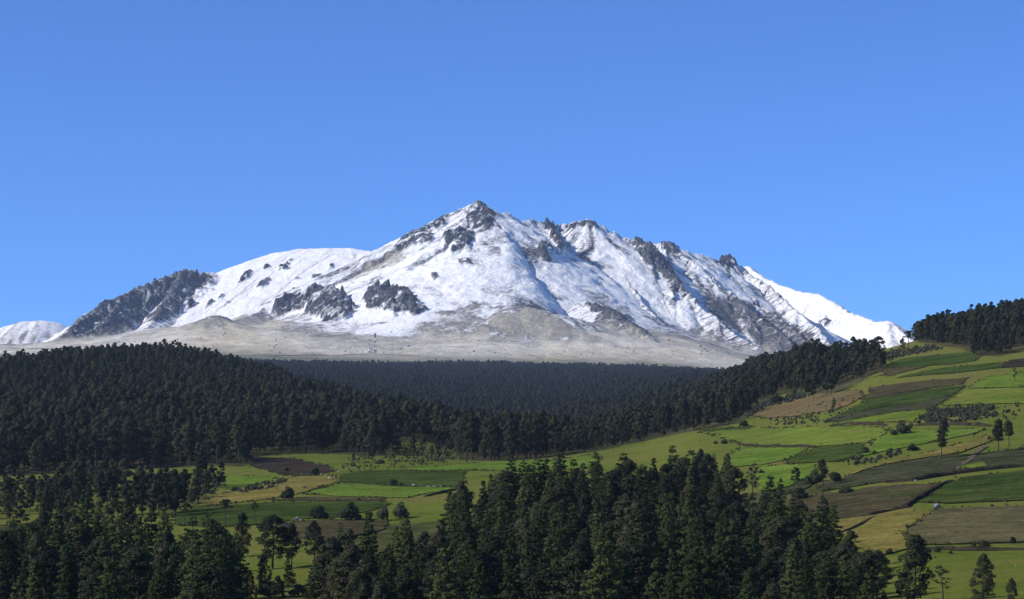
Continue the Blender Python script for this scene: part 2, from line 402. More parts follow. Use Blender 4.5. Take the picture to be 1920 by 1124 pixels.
# right rim behind the bowl
ridge([(1372,499,13620),(1402,498,13420),(1440,523,13200),(1470,535,13010),(1505,546,12780),(1532,549,12600),(1560,563,12400),(1590,582,12180),(1640,601,11820),(1668,602,11640),(1692,620,11460),(1730,655,11150),(1800,705,10700)], (0.7,0.7), (0.66,0.56), 300, 0.5)
# left shoulder
ridge([(728,468,11050),(690,489,10950),(640,524,10800),(592,545,10620),(545,558,10500),(500,580,10300),(440,602,10000),(395,614,9800)], (0.6,0.5), (0.7,0.6), 250, 0.8)
ridge([(738,512,10480),(700,526,10380),(655,542,10300)], (0.6,0.5), (0.7,0.6), 150)
# snow dome behind
ridge([(405,523,12560),(430,512,12560),(460,497,12550),(490,481,12530),(512,473,12510),(560,465,12460),(620,463,12380),(660,464,12310),(700,470,12220),(750,480,12100),(820,500,11950)], (0.6,0.6), (0.36,0.5), 420, 0.35)
# rocky ridge far left
ridge([(60,690,11000),(105,650,11200),(133,615,11400),(170,586,11600),(200,567,11700),(226,562,11750),(270,540,11900),(300,525,12000),(330,515,12080),(347,510,12100),(378,522,12200),(410,522,12350)], (0.7,0.7), (0.85,0.6), 220, 1.6)
# spurs
ridge([(905,380,10700),(880,406,10600),(868,432,10480),(845,465,10350),(820,492,10200),(790,532,10000),(760,572,9800)], (1.0,0.62), (0.5,0.55), 90, 1.3)
ridge([(874,420,10540),(890,448,10420),(912,476,10300),(936,505,10180)], (1.5,0.7), (0.45,0.55), 110, 1.2)
ridge([(845,466,10350),(858,498,10230),(872,530,10090),(880,560,9940)], (1.1,0.64), (0.45,0.55), 70, 1.1)
ridge([(912,381,10700),(932,411,10600),(943,440,10450),(958,478,10260),(972,508,10110)], (1.6,0.7), (0.36,0.5), 110, 1.1)
ridge([(1030,417,11000),(1042,441,10850),(1052,466,10740),(1040,490,10560),(1070,522,10360),(1105,552,10160),(1145,582,9950),(1205,622,9700)], (1.9,0.7), (0.5,0.56), 90, 1.2)
ridge([(1107,412,10980),(1125,445,10860),(1150,490,10680),(1185,540,10420),(1230,590,10120)], (0.95,0.66), (0.95,0.62), 80, 0.9)
ridge([(1165,441,11020),(1200,462,10900),(1233,486,10780),(1262,521,10600),(1292,552,10440),(1350,602,10180),(1420,652,9900)], (1.8,0.72), (0.5,0.56), 85, 1.2)
ridge([(1250,452,11100),(1300,490,10960),(1340,526,10800),(1400,572,10540),(1460,622,10280),(1520,668,10000)], (1.5,0.76), (0.55,0.56), 130, 1.2)
ridge([(1330,482,11280),(1370,520,11050),(1420,562,10800),(1480,612,10500),(1540,660,10150)], (1.4,0.76), (0.55,0.56), 120, 1.1)
# bulge, rib and mounds at the foot
ridge([(925,592,9600),(960,578,9650),(990,573,9660),(1030,586,9600),(1068,612,9500)], (0.12,0.5), (0.2,0.62), 150, 0.9)
ridge([(1085,567,9950),(1130,578,9850),(1165,591,9750),(1190,611,9600),(1216,628,9500)], (1.6,0.65), (0.4,0.45), 60, 1.4)
ridge([(372,602,9690),(396,591,9720),(414,589,9740),(424,594,9790)], (0.4,0.45), (0.62,0.5), 110, 0.6)
# rim side spurs that give the bowl and the dome their folds
ridge([(1668,602,11640),(1672,640,11350),(1685,690,11000)], (0.5,0.45), (0.6,0.5), 150, 0.6)
ridge([(347,510,12100),(330,550,11850),(290,600,11500),(260,640,11200)], (0.7,0.55), (0.75,0.6), 120, 1.6)
ridge([(226,562,11750),(205,600,11500),(175,640,11200)], (0.7,0.55), (0.75,0.6), 110, 1.5)

mx = np.concatenate([np.arange(-3250, -2300, 25.0), np.arange(-2300, 1950, 5.0), np.arange(1950, 3300, 25.0)])
my = np.concatenate([np.arange(8430, 9200, 10.0), np.arange(9200, 11400, 5.2), np.arange(11400, 13000, 8.0), np.arange(13000, 13700, 12.0), np.arange(13700, 13901, 40.0)])
MX, MY = np.meshgrid(mx.astype(np.float32), my.astype(np.float32))
wx = MX + 24 * fbm(MX / 260, MY / 260, 3) + 15 * fbm(MX / 60 + 7, MY / 60, 3)
wy = MY + 24 * fbm(MX / 260 + 40, MY / 260 + 13, 3) + 9 * fbm(MX / 60 + 3, MY / 60 + 31, 3)
BZ = zg(MX, MY)
best = np.full(MX.shape, -1e9, np.float32); bt = np.zeros_like(best); bd = np.full_like(best, 1e4); br = np.ones_like(best); bsd = np.zeros_like(best)
for rid, (pts, sl, sr, L, rough) in enumerate(RIDGES):
    t0 = rid * 7000.0
    for a, b_ in zip(pts[:-1], pts[1:]):
        ex, ey = b_[0] - a[0], b_[1] - a[1]; ln = math.hypot(ex, ey)
        # only the neighbourhood matters
        rx, ry = wx - a[0], wy - a[1]
        t = np.clip((rx * ex + ry * ey) / (ln * ln), 0, 1)
        qx = rx - t * ex; qy = ry - t * ey
        d = np.sqrt(qx * qx + qy * qy)
        side = ex * ry - ey * rx          # >0: left of the direction of travel
        w = sstep(-0.35, 0.35, side / (ln * (d + 1)))
        sn = sr[0] + (sl[0] - sr[0]) * w; sf = sr[1] + (sl[1] - sr[1]) * w
        h = a[2] + t * (b_[2] - a[2]) - (sf * d + (sn - sf) * L * (1 - np.exp(-d / L)))
        up = h > best
        best = np.where(up, h, best)
        ang = np.arctan2(qy, qx)
        bt = np.where(up, t0 + t * ln + ang * 60.0, bt); bd = np.where(up, d, bd); br = np.where(up, rough, br); bsd = np.where(up, side / (ln * (d + 1)), bsd)
        t0 += ln
def cells(x, y):
    """blocky rock: a random height per cell and the distance to the cell's edge"""
    x0 = np.floor(x).astype(np.int32); y0 = np.floor(y).astype(np.int32)
    d1 = np.full(x.shape, 9.0, np.float32); d2 = d1.copy(); hv = np.zeros(x.shape, np.float32)
    for i in (-1, 0, 1):
        for j in (-1, 0, 1):
            q = _perm[_perm[(x0 + i) & 255] + ((y0 + j) & 255)]
            cx = x0 + i + 0.5 + 0.42 * _gx[q]; cy = y0 + j + 0.5 + 0.42 * _gy[q]
            d = np.hypot(x - cx, y - cy)
            r1 = _perm[q + 17] / 255.0 - 0.5; r2 = _perm[q + 91] / 255.0 - 0.5; r3 = _perm[q + 143] / 255.0 - 0.5
            v = (r1 + 3.4 * (r2 * (x - cx) + 0.7 * r3 * (y - cy))).astype(np.float32)
            near_ = d < d1
            d2 = np.where(near_, d1, np.minimum(d2, d)); hv = np.where(near_, v, hv); d1 = np.where(near_, d, d1)
    return hv, d2 - d1
ca, ea = cells(wx / 46, wy / 46); cb, eb = cells(wx / 21 + 40, wy / 21)
blocks = ca * sstep(0, 0.18, ea) + 0.5 * cb * sstep(0, 0.2, eb)
# gullies run straight down from the crest lines
warp = 0.25 * fbm(MX / 120, MY / 120, 2)
gul = ridged(bt / 95 + warp, bd / 1500, 2)
gul2 = noise(bt / 32 + warp * 2, bd / 700)
gul3 = noise(bt / 13 + warp * 3, bd / 350)
ribs = ridged(bt / 40 + 1.6 * warp, bd / 170 + 0.5 * warp, 3, 0.6)
ribs_s = ridged(bt / 21 + 2.2 * warp + 9, bd / 110, 2, 0.6)
gf = sstep(20, 220, bd)
low = sstep(10, 120, best - BZ)
rf = np.clip(0.6 + 0.9 * fbm(MX / 330 + 60, MY / 330, 3), 0.12, 1.3)
smooth_far = np.where(br < 0.6, 0.35, 1.0)
H = best + br * low * gf * (14.0 * gul + 7.0 * gul2 + 3.6 * gul3)
crest = np.exp(-(bd / 45.0) ** 2)
bd2 = np.exp(-(bd / 170.0) ** 2)
H = H + br * low * (crest * 9.0 * fbm(MX / 34, MY / 34, 4, 0.6) + (0.35 + bd2) * rf * 10.0 * (ridged(MX / 62, MY / 62, 4, 0.6) - 0.15) + rf * smooth_far * (4.0 * fbm(MX / 26, MY / 26, 3, 0.6) + 7.5 * ribs_s * gf + (0.25 + 0.5 * crest + 0.25 * bd2) * 8.0 * blocks))
k = 22.0
HH = np.maximum(H, BZ) + k * np.log1p(np.exp(-np.abs(H - BZ) / k)) - 0.25 * k
def proj(z): return 960 + F * MX / MY, YH - F * z / MY
PX, PY = proj(HH)

def poly_sd(poly, px, py):
    """signed distance in photograph pixels, positive inside"""
    p = np.array(poly, float); n = len(p)
    dmin = np.full(px.shape, 1e9, np.float32); ins = np.zeros(px.shape, bool)
    for i in range(n):
        a = p[i]; b_ = p[(i + 1) % n]; e = b_ - a
        wx_, wy_ = px - a[0], py - a[1]
        t = np.clip((wx_ * e[0] + wy_ * e[1]) / (e @ e), 0, 1)
        dmin = np.minimum(dmin, (wx_ - t * e[0]) ** 2 + (wy_ - t * e[1]) ** 2)
        c = ((a[1] > py) != (b_[1] > py))
        with np.errstate(all='ignore'):
            c &= px < e[0] * (py - a[1]) / (e[1] if e[1] != 0 else 1e-9) + a[0]
        ins ^= c
    d = np.sqrt(dmin); return np.where(ins, d, -d)
rock = np.zeros_like(HH); raise_ = np.zeros_like(HH)
bump1 = ridged(MX / 42, MY / 42, 4); bump2 = ridged(MX / 95 + 9, MY / 95, 3)
jx = 11 * fbm(MX / 55, MY / 55, 4, 0.6); jy = 11 * fbm(MX / 55 + 50, MY / 55, 4, 0.6)
def outcrop(poly, dlo, dhi, strength, lift, soft=6.0, jit=1.0):
    global rock, raise_
    s = poly_sd(poly, PX + jit * jx, PY + jit * jy)
    mk = sstep(-soft * 0.4, soft, s) * ((MY > dlo) & (MY < dhi))
    rock = np.maximum(rock, mk * strength)
    raise_ = np.maximum(raise_, mk * lift)
outcrop([(502,592),(512,572),(545,557),(590,544),(628,549),(655,561),(664,580),(648,602),(612,603),(585,588),(555,580),(528,594)], 9700, 11000, 1.0, 30)
outcrop([(677,560),(690,548),(706,543),(735,543),(765,548),(785,568),(802,583),(780,590),(740,592),(715,584),(690,580)], 9500, 10800, 1.0, 28)
outcrop([(100,652),(133,614),(200,564),(270,538),(345,507),(412,520),(398,545),(345,585),(318,590),(285,580),(245,622),(205,640),(150,650)], 10600, 12600, 0.95, 20, 10)
outcrop([(270,595),(300,575),(330,575),(315,600),(282,606)], 10600, 12300, 0.8, 8, 6)
for cx, cy, w_, h_ in [(460,520,16,14),(493,533,16,13),(497,502,9,7),(530,503,15,10),(556,525,8,6),(592,520,14,7),(618,504,9,8),(413,558,7,7),(393,571,9,9),(424,570,7,5),(640,512,4,4),(545,490,7,3)]:
    outcrop([(cx-w_,cy+h_),(cx-w_*0.3,cy-h_*0.3),(cx+w_*0.6,cy-h_),(cx+w_,cy-h_*0.4),(cx+w_*0.3,cy+h_*0.4)], 11000, 12900, 1.9, 15, 4, 0.5)
outcrop([(733,468),(745,452),(800,424),(840,400),(838,425),(800,448),(765,470)], 10500, 11300, 0.85, 12, 7)
outcrop([(830,440),(860,428),(890,440),(880,470),(850,480),(832,468)], 9900, 10800, 0.9, 20, 8)
outcrop([(868,398),(893,378),(915,380),(930,410),(915,430),(880,425)], 10300, 10900, 0.8, 8, 8)
outcrop([(738,466),(752,452),(790,446),(812,440),(806,455),(770,470)], 10400, 11300, 1.0, 18, 5)
outcrop([(806,512),(818,510),(824,520),(812,528)], 9700, 10600, 1.2, 8, 4, 0.3)
outcrop([(858,486),(880,484),(884,496),(862,498)], 9700, 10600, 1.1, 8, 4, 0.4)
outcrop([(1022,424),(1034,424),(1056,466),(1048,478),(1032,446)], 10400, 11100, 1.0, 30, 5)
outcrop([(1008,462),(1030,458),(1045,480),(1030,492),(1012,484)], 10200, 11000, 0.9, 22, 5)
outcrop([(1185,452),(1225,462),(1262,512),(1285,546),(1268,545),(1235,510),(1200,480)], 10200, 11200, 0.95, 24, 6)
outcrop([(1235,450),(1262,450),(1278,468),(1262,476),(1240,470)], 10800, 11300, 0.85, 8, 5)
outcrop([(1060,422),(1072,411),(1090,416),(1112,408),(1130,420),(1112,430),(1080,428)], 10800, 11200, 0.6, 5, 5)
outcrop([(1346,492),(1352,478),(1366,474),(1384,482),(1388,496),(1370,500)], 11000, 11600, 0.95, 18, 4)
outcrop([(1085,566),(1135,576),(1170,590),(1218,626),(1205,630),(1160,604),(1120,588)], 9300, 10200, 0.8, 9, 5)
outcrop([(1530,600),(1548,594),(1562,606),(1548,616),(1534,610)], 11000, 13300, 1.2, 14, 5, 0.4)
outcrop([(1645,606),(1662,601),(1672,612),(1655,618)], 11000, 12800, 0.6, 6, 5)
lump = 0.5 + 0.5 * bump2
blk = ridged(MX / 30 + 4, MY / 30, 3, 0.6)
HH = HH + raise_ * (0.10 + 0.75 * np.maximum(ribs, -0.6) + 0.30 * ribs_s + 0.35 * lump + 0.55 * blocks)
grey = np.zeros_like(HH)
def bare(poly, dlo, dhi, s_, soft=14.0):
    global grey
    s = poly_sd(poly, PX + 2 * jx, PY + 2 * jy)
    grey = np.maximum(grey, sstep(-soft * 0.5, soft, s) * s_ * ((MY > dlo) & (MY < dhi)))
bare([(640,528),(690,492),(738,466),(790,468),(765,490),(705,515),(650,536)], 10300, 11200, 0.52, 10)
bare([(335,640),(345,612),(380,594),(420,588),(460,605),(500,618),(480,640),(400,652)], 9200, 10300, 0.62)
bare([(905,600),(930,580),(985,572),(1040,584),(1085,620),(1120,632),(1030,640),(930,628)], 9200, 10000, 0.66)
bare([(830,580),(900,560),(920,600),(900,640),(800,640),(760,620)], 9200, 10200, 0.36)
bare([(1060,520),(1150,560),(1260,610),(1400,660),(1480,690),(1300,690),(1200,640),(1130,600)], 9000, 10700, 0.30)
bare([(1300,520),(1400,560),(1500,610),(1560,655),(1500,690),(1420,650),(1330,590)], 9500, 11200, 0.45)
PX, PY = proj(HH)

# slopes for where snow lies
gyz = np.gradient(HH, my, axis=0); gxz = np.gradient(HH, mx, axis=1)
slope = np.sqrt(gxz ** 2 + gyz ** 2)
SNOWLINE = ([-400, 0, 120, 220, 340, 430, 500, 600, 700, 800, 900, 1000, 1100, 1180, 1260, 1340, 1420, 1500, 1600, 1900], [650, 652, 649, 642, 622, 608, 614, 637, 641, 643, 639, 637, 631, 632, 640, 658, 676, 690, 704, 708])
sl_ = ip(PX, SNOWLINE)
cover = sstep(20, -44, PY - sl_ + 20 * fbm(MX / 110, MY / 110, 4, 0.6) + 22 * noise(bt / 34 + 2 * warp, bd / 900) + 12 * noise(bt / 13 + 3 * warp, bd / 600))          # 1 well above the line
cover = np.where(MY > 11000, np.maximum(cover, 0.93), cover)
streak = 0.5 * noise(bt / 24 + warp * 2, bd / 500) + 0.5 * noise(bt / 9 + warp * 3, bd / 260)
# thin snow on the main mass, thick on the dome and in the bowl
back = (MY > 11350) & (br < 1.2)
thick = np.where(back, 0.93, 0.605) + np.where(back, 0.05, 0.30) * streak + np.where(back, 0.0, 0.22) * fbm(MX / 170 + 3, MY / 170, 4) + np.where(back, 0, 0.08)
rough_ = br * rf * smooth_far
snow = cover * (thick - 0.15 * sstep(1.0, 2.0, slope) * np.clip(br, 0, 1.2) - 0.08 * bd2 * br * (rf > 0.3))
rk = rock * np.clip(0.20 + 0.45 * ribs + 0.35 * ribs_s + 1.15 * fbm(MX / 40 + 8, MY / 40, 4, 0.65) + 0.5 * blocks + 0.15 * (slope - 0.8), 0.0, 1.0)
snow = (snow - 0.62 * rk) * (1 - grey)
snow = np.maximum(snow, 0.33 * cover * (1 - grey) * np.clip(1.2 - 0.2 * slope, 0.6, 1))
dust = (0.30 + 0.14 * fbm(MX / 140, MY / 90, 4)) * sstep(8480, 8900, MY + 150 * fbm(MX / 260, MY / 200, 3)) * (1 - 0.45 * grey) + 0.30 * sstep(46, 4, PY - sl_) * (1 - 0.5 * grey)
tanm = np.maximum(1 - cover, 0.55 * sstep(0.1, 0.6, grey) * np.where(PX < 1230, 1.0, 0.15))
del wx, wy
nr, nc = MX.shape
idx = np.arange(nr * nc).reshape(nr, nc)
fq = np.stack([idx[:-1, :-1], idx[:-1, 1:], idx[1:, 1:], idx[1:, :-1]], -1).reshape(-1, 4)

m, nt, b = new_mat('snowy_mountain'); p = objpos(nt)
a_s = N(nt, 'ShaderNodeAttribute', attribute_name='snow').outputs['Fac']
a_t = N(nt, 'ShaderNodeAttribute', attribute_name='grass').outputs['Fac']
n_f = noise_node(nt, 0.075, 8, 0.72, p); n_m = noise_node(nt, 0.018, 6, 0.65, p); n_b = noise_node(nt, 0.16, 4, 0.7, p)
rockc = ramp(nt, n_f, [(0.34, (0.022, 0.026, 0.036)), (0.52, (0.088, 0.09, 0.099)), (0.68, (0.24, 0.232, 0.228))])
tanc = ramp(nt, n_m, [(0.36, (0.27, 0.205, 0.10)), (0.5, (0.41, 0.325, 0.16)), (0.66, (0.52, 0.43, 0.24))])
a_l = N(nt, 'ShaderNodeAttribute', attribute_name='green').outputs['Fac']
tanc = mix(nt, a_l, tanc, ramp(nt, n_m, [(0.38, (0.12, 0.125, 0.07)), (0.6, (0.20, 0.19, 0.125))]))
a_d = N(nt, 'ShaderNodeAttribute', attribute_name='dust').outputs['Fac']
tanc = mix(nt, mth(nt, 'MULTIPLY', a_d, ramp(nt, n_f, [(0.35, 0.55), (0.65, 1.45)])), tanc, (0.90, 0.85, 0.75))
vor = N(nt, 'ShaderNodeTexVoronoi', feature='DISTANCE_TO_EDGE'); vor.inputs['Scale'].default_value = 0.045
vmp = N(nt, 'ShaderNodeMapping'); vmp.inputs['Scale'].default_value = (1.0, 1.0, 0.55); nt.links.new(p, vmp.inputs['Vector']); nt.links.new(vmp.outputs[0], vor.inputs['Vector'])
rockc = mix(nt, 1.0, rockc, ramp(nt, vor.outputs['Distance'], [(0.0, 0.35), (0.12, 1.0)]), 'MULTIPLY')
basec = mix(nt, a_t, rockc, tanc)
basec = mix(nt, 1.0, basec, ramp(nt, n_b, [(0.3, 0.72), (0.7, 1.2)]), 'MULTIPLY')
n_c = noise_node(nt, 0.032, 5, 0.7, p)
n_s = mth(nt, 'ADD', mth(nt, 'MULTIPLY', n_f, 0.65), mth(nt, 'MULTIPLY', n_c, 0.35))
fl_ = N(nt, 'ShaderNodeAttribute', attribute_name='flow').outputs['Vector']
n_w = noise_node(nt, 1.0, 5, 0.7, fl_)
n_s = mth(nt, 'ADD', mth(nt, 'MULTIPLY', n_s, 0.42), mth(nt, 'MULTIPLY', n_w, 0.58))
sf = mth(nt, 'ADD', a_s, mth(nt, 'MULTIPLY', mth(nt, 'SUBTRACT', n_s, 0.5), 2.5))
sfac = ramp(nt, sf, [(0.38, 0.0), (0.64, 1.0)])
snowc = ramp(nt, n_m, [(0.3, (0.83, 0.82, 0.80)), (0.7, (0.90, 0.88, 0.86))])
nt.links.new(mix(nt, sfac, basec, snowc), b.inputs['Base Color'])
bh = mth(nt, 'ADD', mth(nt, 'ADD', mth(nt, 'MULTIPLY', n_f, 0.8), mth(nt, 'MULTIPLY', n_b, 0.3)), mth(nt, 'MULTIPLY', n_w, mth(nt, 'SUBTRACT', 1.5, mth(nt, 'MULTIPLY', a_t, 1.3))))
bump(nt, b, bh, 0.75, 11.0)
M['mountain'] = m
mme = mesh_np('snowy_mountain', np.stack([MX, MY, HH], -1).reshape(-1, 3), fq, [m], smooth=True)
_fl = mme.attributes.new('flow', 'FLOAT_VECTOR', 'POINT'); _fl.data.foreach_set('vector', np.stack([bt / 22 + 3 * warp, bd / 260, 0 * bd], -1).astype(np.float32).ravel())
add_attr(mme, 'snow', np.clip(snow, 0, 1)); add_attr(mme, 'grass', tanm * (1 - rock))
add_attr(mme, 'dust', np.clip(dust, 0, 1)); add_attr(mme, 'green', sstep(9150, 8500, MY + 260 * fbm(MX / 240, MY / 160, 4)))
mountain = obj('snowy_mountain', mme)
tag(mountain, 'jagged volcanic mountain dusted with snow above a grey tan grassy foot', kind='structure')
MTOP = float(HH.max())
def zm(x, D):
    i = np.clip(np.searchsorted(mx, x), 1, len(mx) - 1); j = np.clip(np.searchsorted(my, D), 1, len(my) - 1)
    fx = (x - mx[i - 1]) / (mx[i] - mx[i - 1]); fy = (D - my[j - 1]) / (my[j] - my[j - 1])
    return (HH[j-1, i-1]*(1-fx)+HH[j-1, i]*fx)*(1-fy)+(HH[j, i-1]*(1-fx)+HH[j, i]*fx)*fy

# ---- pale hill beyond, far left
hx = np.arange(-4300, -1900, 16.0); hy = np.arange(13950, 15300, 20.0)
HX, HY = np.meshgrid(hx, hy)
prof_px = [-400, -200, -80, 0, 40, 75, 100, 115, 130, 160, 240, 400]
prof_py = [690, 650, 630, 614, 603, 600, 602, 606, 615, 632, 668, 720]
pc = 960 + F * HX / 14600.0
crest_z = (YH - np.interp(pc, prof_px, prof_py)) / F * 14600.0
dd = HY - 14600
HZ = crest_z - np.where(dd < 0, -dd * 0.42, dd * 0.5) + 7 * fbm(HX / 120, HY / 160, 4) * sstep(0, 60, np.abs(dd)) + 5 * noise(HX / 40, HY / 220)
idx = np.arange(HX.size).reshape(HX.shape)
fq = np.stack([idx[:-1, :-1], idx[:-1, 1:], idx[1:, 1:], idx[1:, :-1]], -1).reshape(-1, 4)
hme = mesh_np('distant_hill', np.stack([HX, HY, HZ], -1).reshape(-1, 3), fq, [M['mountain']], smooth=True)
add_attr(hme, 'snow', np.clip(0.62 + 0.3 * noise(HX / 30, HY / 160) - 0.1 * sstep(50, 300, -dd), 0, 1)); add_attr(hme, 'grass', np.full(HX.shape, 0.3)); add_attr(hme, 'green', np.zeros(HX.shape)); add_attr(hme, 'dust', np.full(HX.shape, 0.3))
tag(obj('distant_hill', hme), 'low snow dusted hill far behind the rocky ridge', kind='structure')

# ------------------------------------------------------------------ fields draped over the ground
def drape(name, poly, mat, label, off=0.3, step=7.0, wob=1.0):
    pts = []
    P = [hit(*q) for q in poly]
    if any(q is None for q in P): return None
    P = [np.array(q) for q in P]
    for a, b_ in zip(P, P[1:] + P[:1]):
        n = max(1, int(np.linalg.norm(b_ - a) / step))
        nrm = np.array([-(b_ - a)[1], (b_ - a)[0]]) / (np.linalg.norm(b_ - a) + 1e-6)
        for i in range(n):
            q = a + (b_ - a) * i / n
            pts.append(q + nrm * wob * float(fbm(np.array([q[0] / 14]), np.array([q[1] / 14]), 2)[0]) * 2.5)
    B = np.array(pts); nb = len(B)
    lo = B.min(0); hi = B.max(0)
    gx, gy = np.meshgrid(np.arange(lo[0], hi[0], step), np.arange(lo[1], hi[1], step))
    G = np.stack([gx.ravel(), gy.ravel()], 1)
    sd = poly_sd([tuple(q) for q in B], G[:, 0], G[:, 1])
    G = G[sd > step * 0.45]
    allp = [Vector(q) for q in np.vstack([B, G])]
    vo, eo, fo, *_ = delaunay_2d_cdt(allp, [], [list(range(nb))], 1, 0.01)
    v = np.array([[q.x, q.y] for q in vo])
    if len(fo) == 0: return None
    z = zg(v[:, 0], v[:, 1]) + off
    me = mesh_np(name, np.column_stack([v, z]), [list(f) for f in fo], [mat], smooth=True)
    o = obj(name, me); tag(o, label, kind='structure')
    # face up
    bm = bmesh.new(); bm.from_mesh(me); bmesh.ops.recalc_face_normals(bm, faces=bm.faces)
    if sum(f.normal.z for f in bm.faces) < 0: bmesh.ops.reverse_faces(bm, faces=bm.faces)
    bm.to_mesh(me); bm.free()
    return o
FIELDS = [
 ([(763,880),(870,872),(910,867),(980,866),(1030,866),(1110,853),(1125,860),(1110,876),(1030,886),(960,885),(870,883),(765,883)], 'vivid', 'bright green strip of crop at the back of the valley behind the firs'),
 ([(623,892),(687,883),(765,884),(853,885),(870,886),(868,914),(713,910),(637,905)], 'darkgreen', 'dark green field below the two walking people'),
 ([(640,907),(713,911.5),(868,916),(843,922),(797,926),(763,935),(637,932),(563,927)], 'vivid', 'bright green field with a line of pale boulders on its upper edge'),
 ([(507,938.5),(580,932.5),(720,935.5),(720,938.5),(513,940.5)], 'brown', 'thin brown strip of bare soil below the bright green field'),
 ([(320,968),(367,952),(517,943),(640,941),(700,940),(735,945),(700,958),(640,970),(560,976),(470,986),(400,990),(330,986)], 'darkgreen', 'dark green field behind the two umbrella pines'),
 ([(545,980),(590,977),(640,976),(725,978),(722,992),(650,1012),(610,1018),(560,1010),(545,1000)], 'brown', 'brown fallow field below the two round bushes'),
 ([(360,952),(400,932),(440,922),(500,906),(560,894),(640,893),(634,905),(558,927),(505,937)], 'tan', 'dry tan pasture sloping left of the bright green field'),
 ([(477,858),(545,860),(610,874),(627,884),(590,892),(530,892),(466,872)], 'darkbrown', 'dark tilled plot at the foot of the pine forest'),
 ([(403,898),(440,894),(500,894),(533,902),(480,912),(425,916)], 'vivid', 'small bright green plot beside the dark clump of pines'),
 ([(1310,812),(1413,802),(1560,801),(1663,804),(1657,815),(1625,832),(1560,836),(1527,839),(1387,834)], 'yellowgreen', 'broad yellow green field crossing the right slope'),
 ([(1390,837.5),(1513,841),(1483,861),(1430,872),(1370,877),(1358,862)], 'vivid', 'bright green wedge of field just below the broad yellow green field'),
 ([(1527,840.5),(1623,834),(1607,857),(1573,867),(1483,870),(1467,871),(1493,857)], 'darkgreen', 'dark green field between the green wedge and the bushes'),
 ([(1420,874),(1527,872),(1527,890),(1480,913),(1423,925),(1417,913)], 'vivid', 'bright green field behind the open crowned pine'),
 ([(1637,823),(1713,808),(1847,806),(1827,815),(1680,843),(1600,860),(1633,840)], 'vivid', 'green field around the twin bushes on the right slope'),
 ([(1533,913),(1580,897),(1663,873),(1790,854),(1828,853),(1790,886),(1680,902),(1547,921)], 'greygreen', 'dark grey green field at the foot of the tall lone pine'),
 ([(1480,940),(1533,930),(1640,914),(1760,909),(1693,953),(1630,968),(1557,977),(1493,953)], 'brown', 'large brown field on the lower right slope'),
 ([(1800,897),(1930,883),(1930,939),(1780,946),(1723,943),(1767,913)], 'darkgreen', 'wide dark green field near the right edge above the blue grey boulder'),
 ([(1832,853),(1930,840),(1930,873),(1807,886)], 'greygreen', 'dark field behind the earth bank below the pair of pines'),
 ([(1747,957),(1930,950),(1930,1018),(1730,1024),(1693,1003)], 'olive', 'olive brown pasture below the blue grey boulder'),
 ([(1693,673),(1830,660),(1840,668),(1830,677),(1780,685),(1680,692),(1650,692)], 'darkgreen', 'dark green field highest on the right slope below the hilltop pines'),
 ([(1650,693),(1740,688),(1673,705),(1660,707)], 'brown', 'small brown wedge under the highest dark green field'),
 ([(1680,710),(1747,694),(1887,680),(1880,690),(1780,702)], 'darkgreen', 'narrow dark green strip under the hilltop fields'),
 ([(1897,676),(1940,672),(1940,688),(1877,691)], 'darkbrown', 'dark ploughed patch at the right edge under the hilltop pines'),
 ([(1633,728),(1813,710),(1803,722),(1697,737),(1623,750)], 'brown', 'brown field above the long dark bank on the right slope'),
 ([(1627,751),(1813,724),(1785,742),(1713,758),(1572,779)], 'darkgreen', 'dark green field below the long dark bank'),
 ([(1572,780),(1713,759),(1785,743),(1763,757),(1740,769),(1580,792),(1540,794)], 'greygreen', 'grey green stubble field under the dark green one with the bank'),
 ([(1843,710),(1940,695),(1940,726),(1815,729)], 'vivid', 'bright green field around the small pine by the right edge'),
 ([(1813,731),(1940,728),(1940,757),(1763,762)], 'yellowgreen', 'yellow green field above the grey scrub'),
 ([(1390,777),(1480,749),(1610,732),(1620,745),(1568,770),(1440,786)], 'red', 'reddish dry pasture beside the right hand pine wood'),
 ([(1560,797),(1740,770),(1713,793),(1580,800)], 'yellowgreen', 'narrow yellow green strip left of the grey scrub'),
 ([(1560,978),(1640,968),(1700,955),(1740,962),(1690,1003),(1725,1026),(1640,1045),(1580,1010)], 'tan', 'dry tan pasture below the large brown field'),
 ([(1308,806),(1362,803),(1412,801),(1400,807),(1330,811)], 'darkgreen', 'thin dark green strip along the top of the broad yellow green field'),
 ([(1806,874),(1842,869),(1850,876),(1822,880),(1808,879)], 'yellowgreen', 'small yellow green patch inside the dark field below the pair of pines'),
 ([(1425,927),(1480,915),(1530,893),(1545,898),(1500,921),(1440,936)], 'greygreen', 'grey green strip between the bright green field and the round bush'),
 ([(1655,914),(1780,903),(1800,896),(1795,903),(1760,908),(1660,913)], 'yellowgreen', 'thin yellow green verge under the long dark earth bank'),
 ([(1590,890),(1663,866),(1760,846),(1850,818),(1860,828),(1800,850),(1660,872),(1590,893)], 'tan', 'dry yellow strip above the dark grey green field'),
]
for i, (poly, mk, lab) in enumerate(FIELDS):
    drape('field', poly, M[mk], lab, off=0.30 + 0.004 * i)

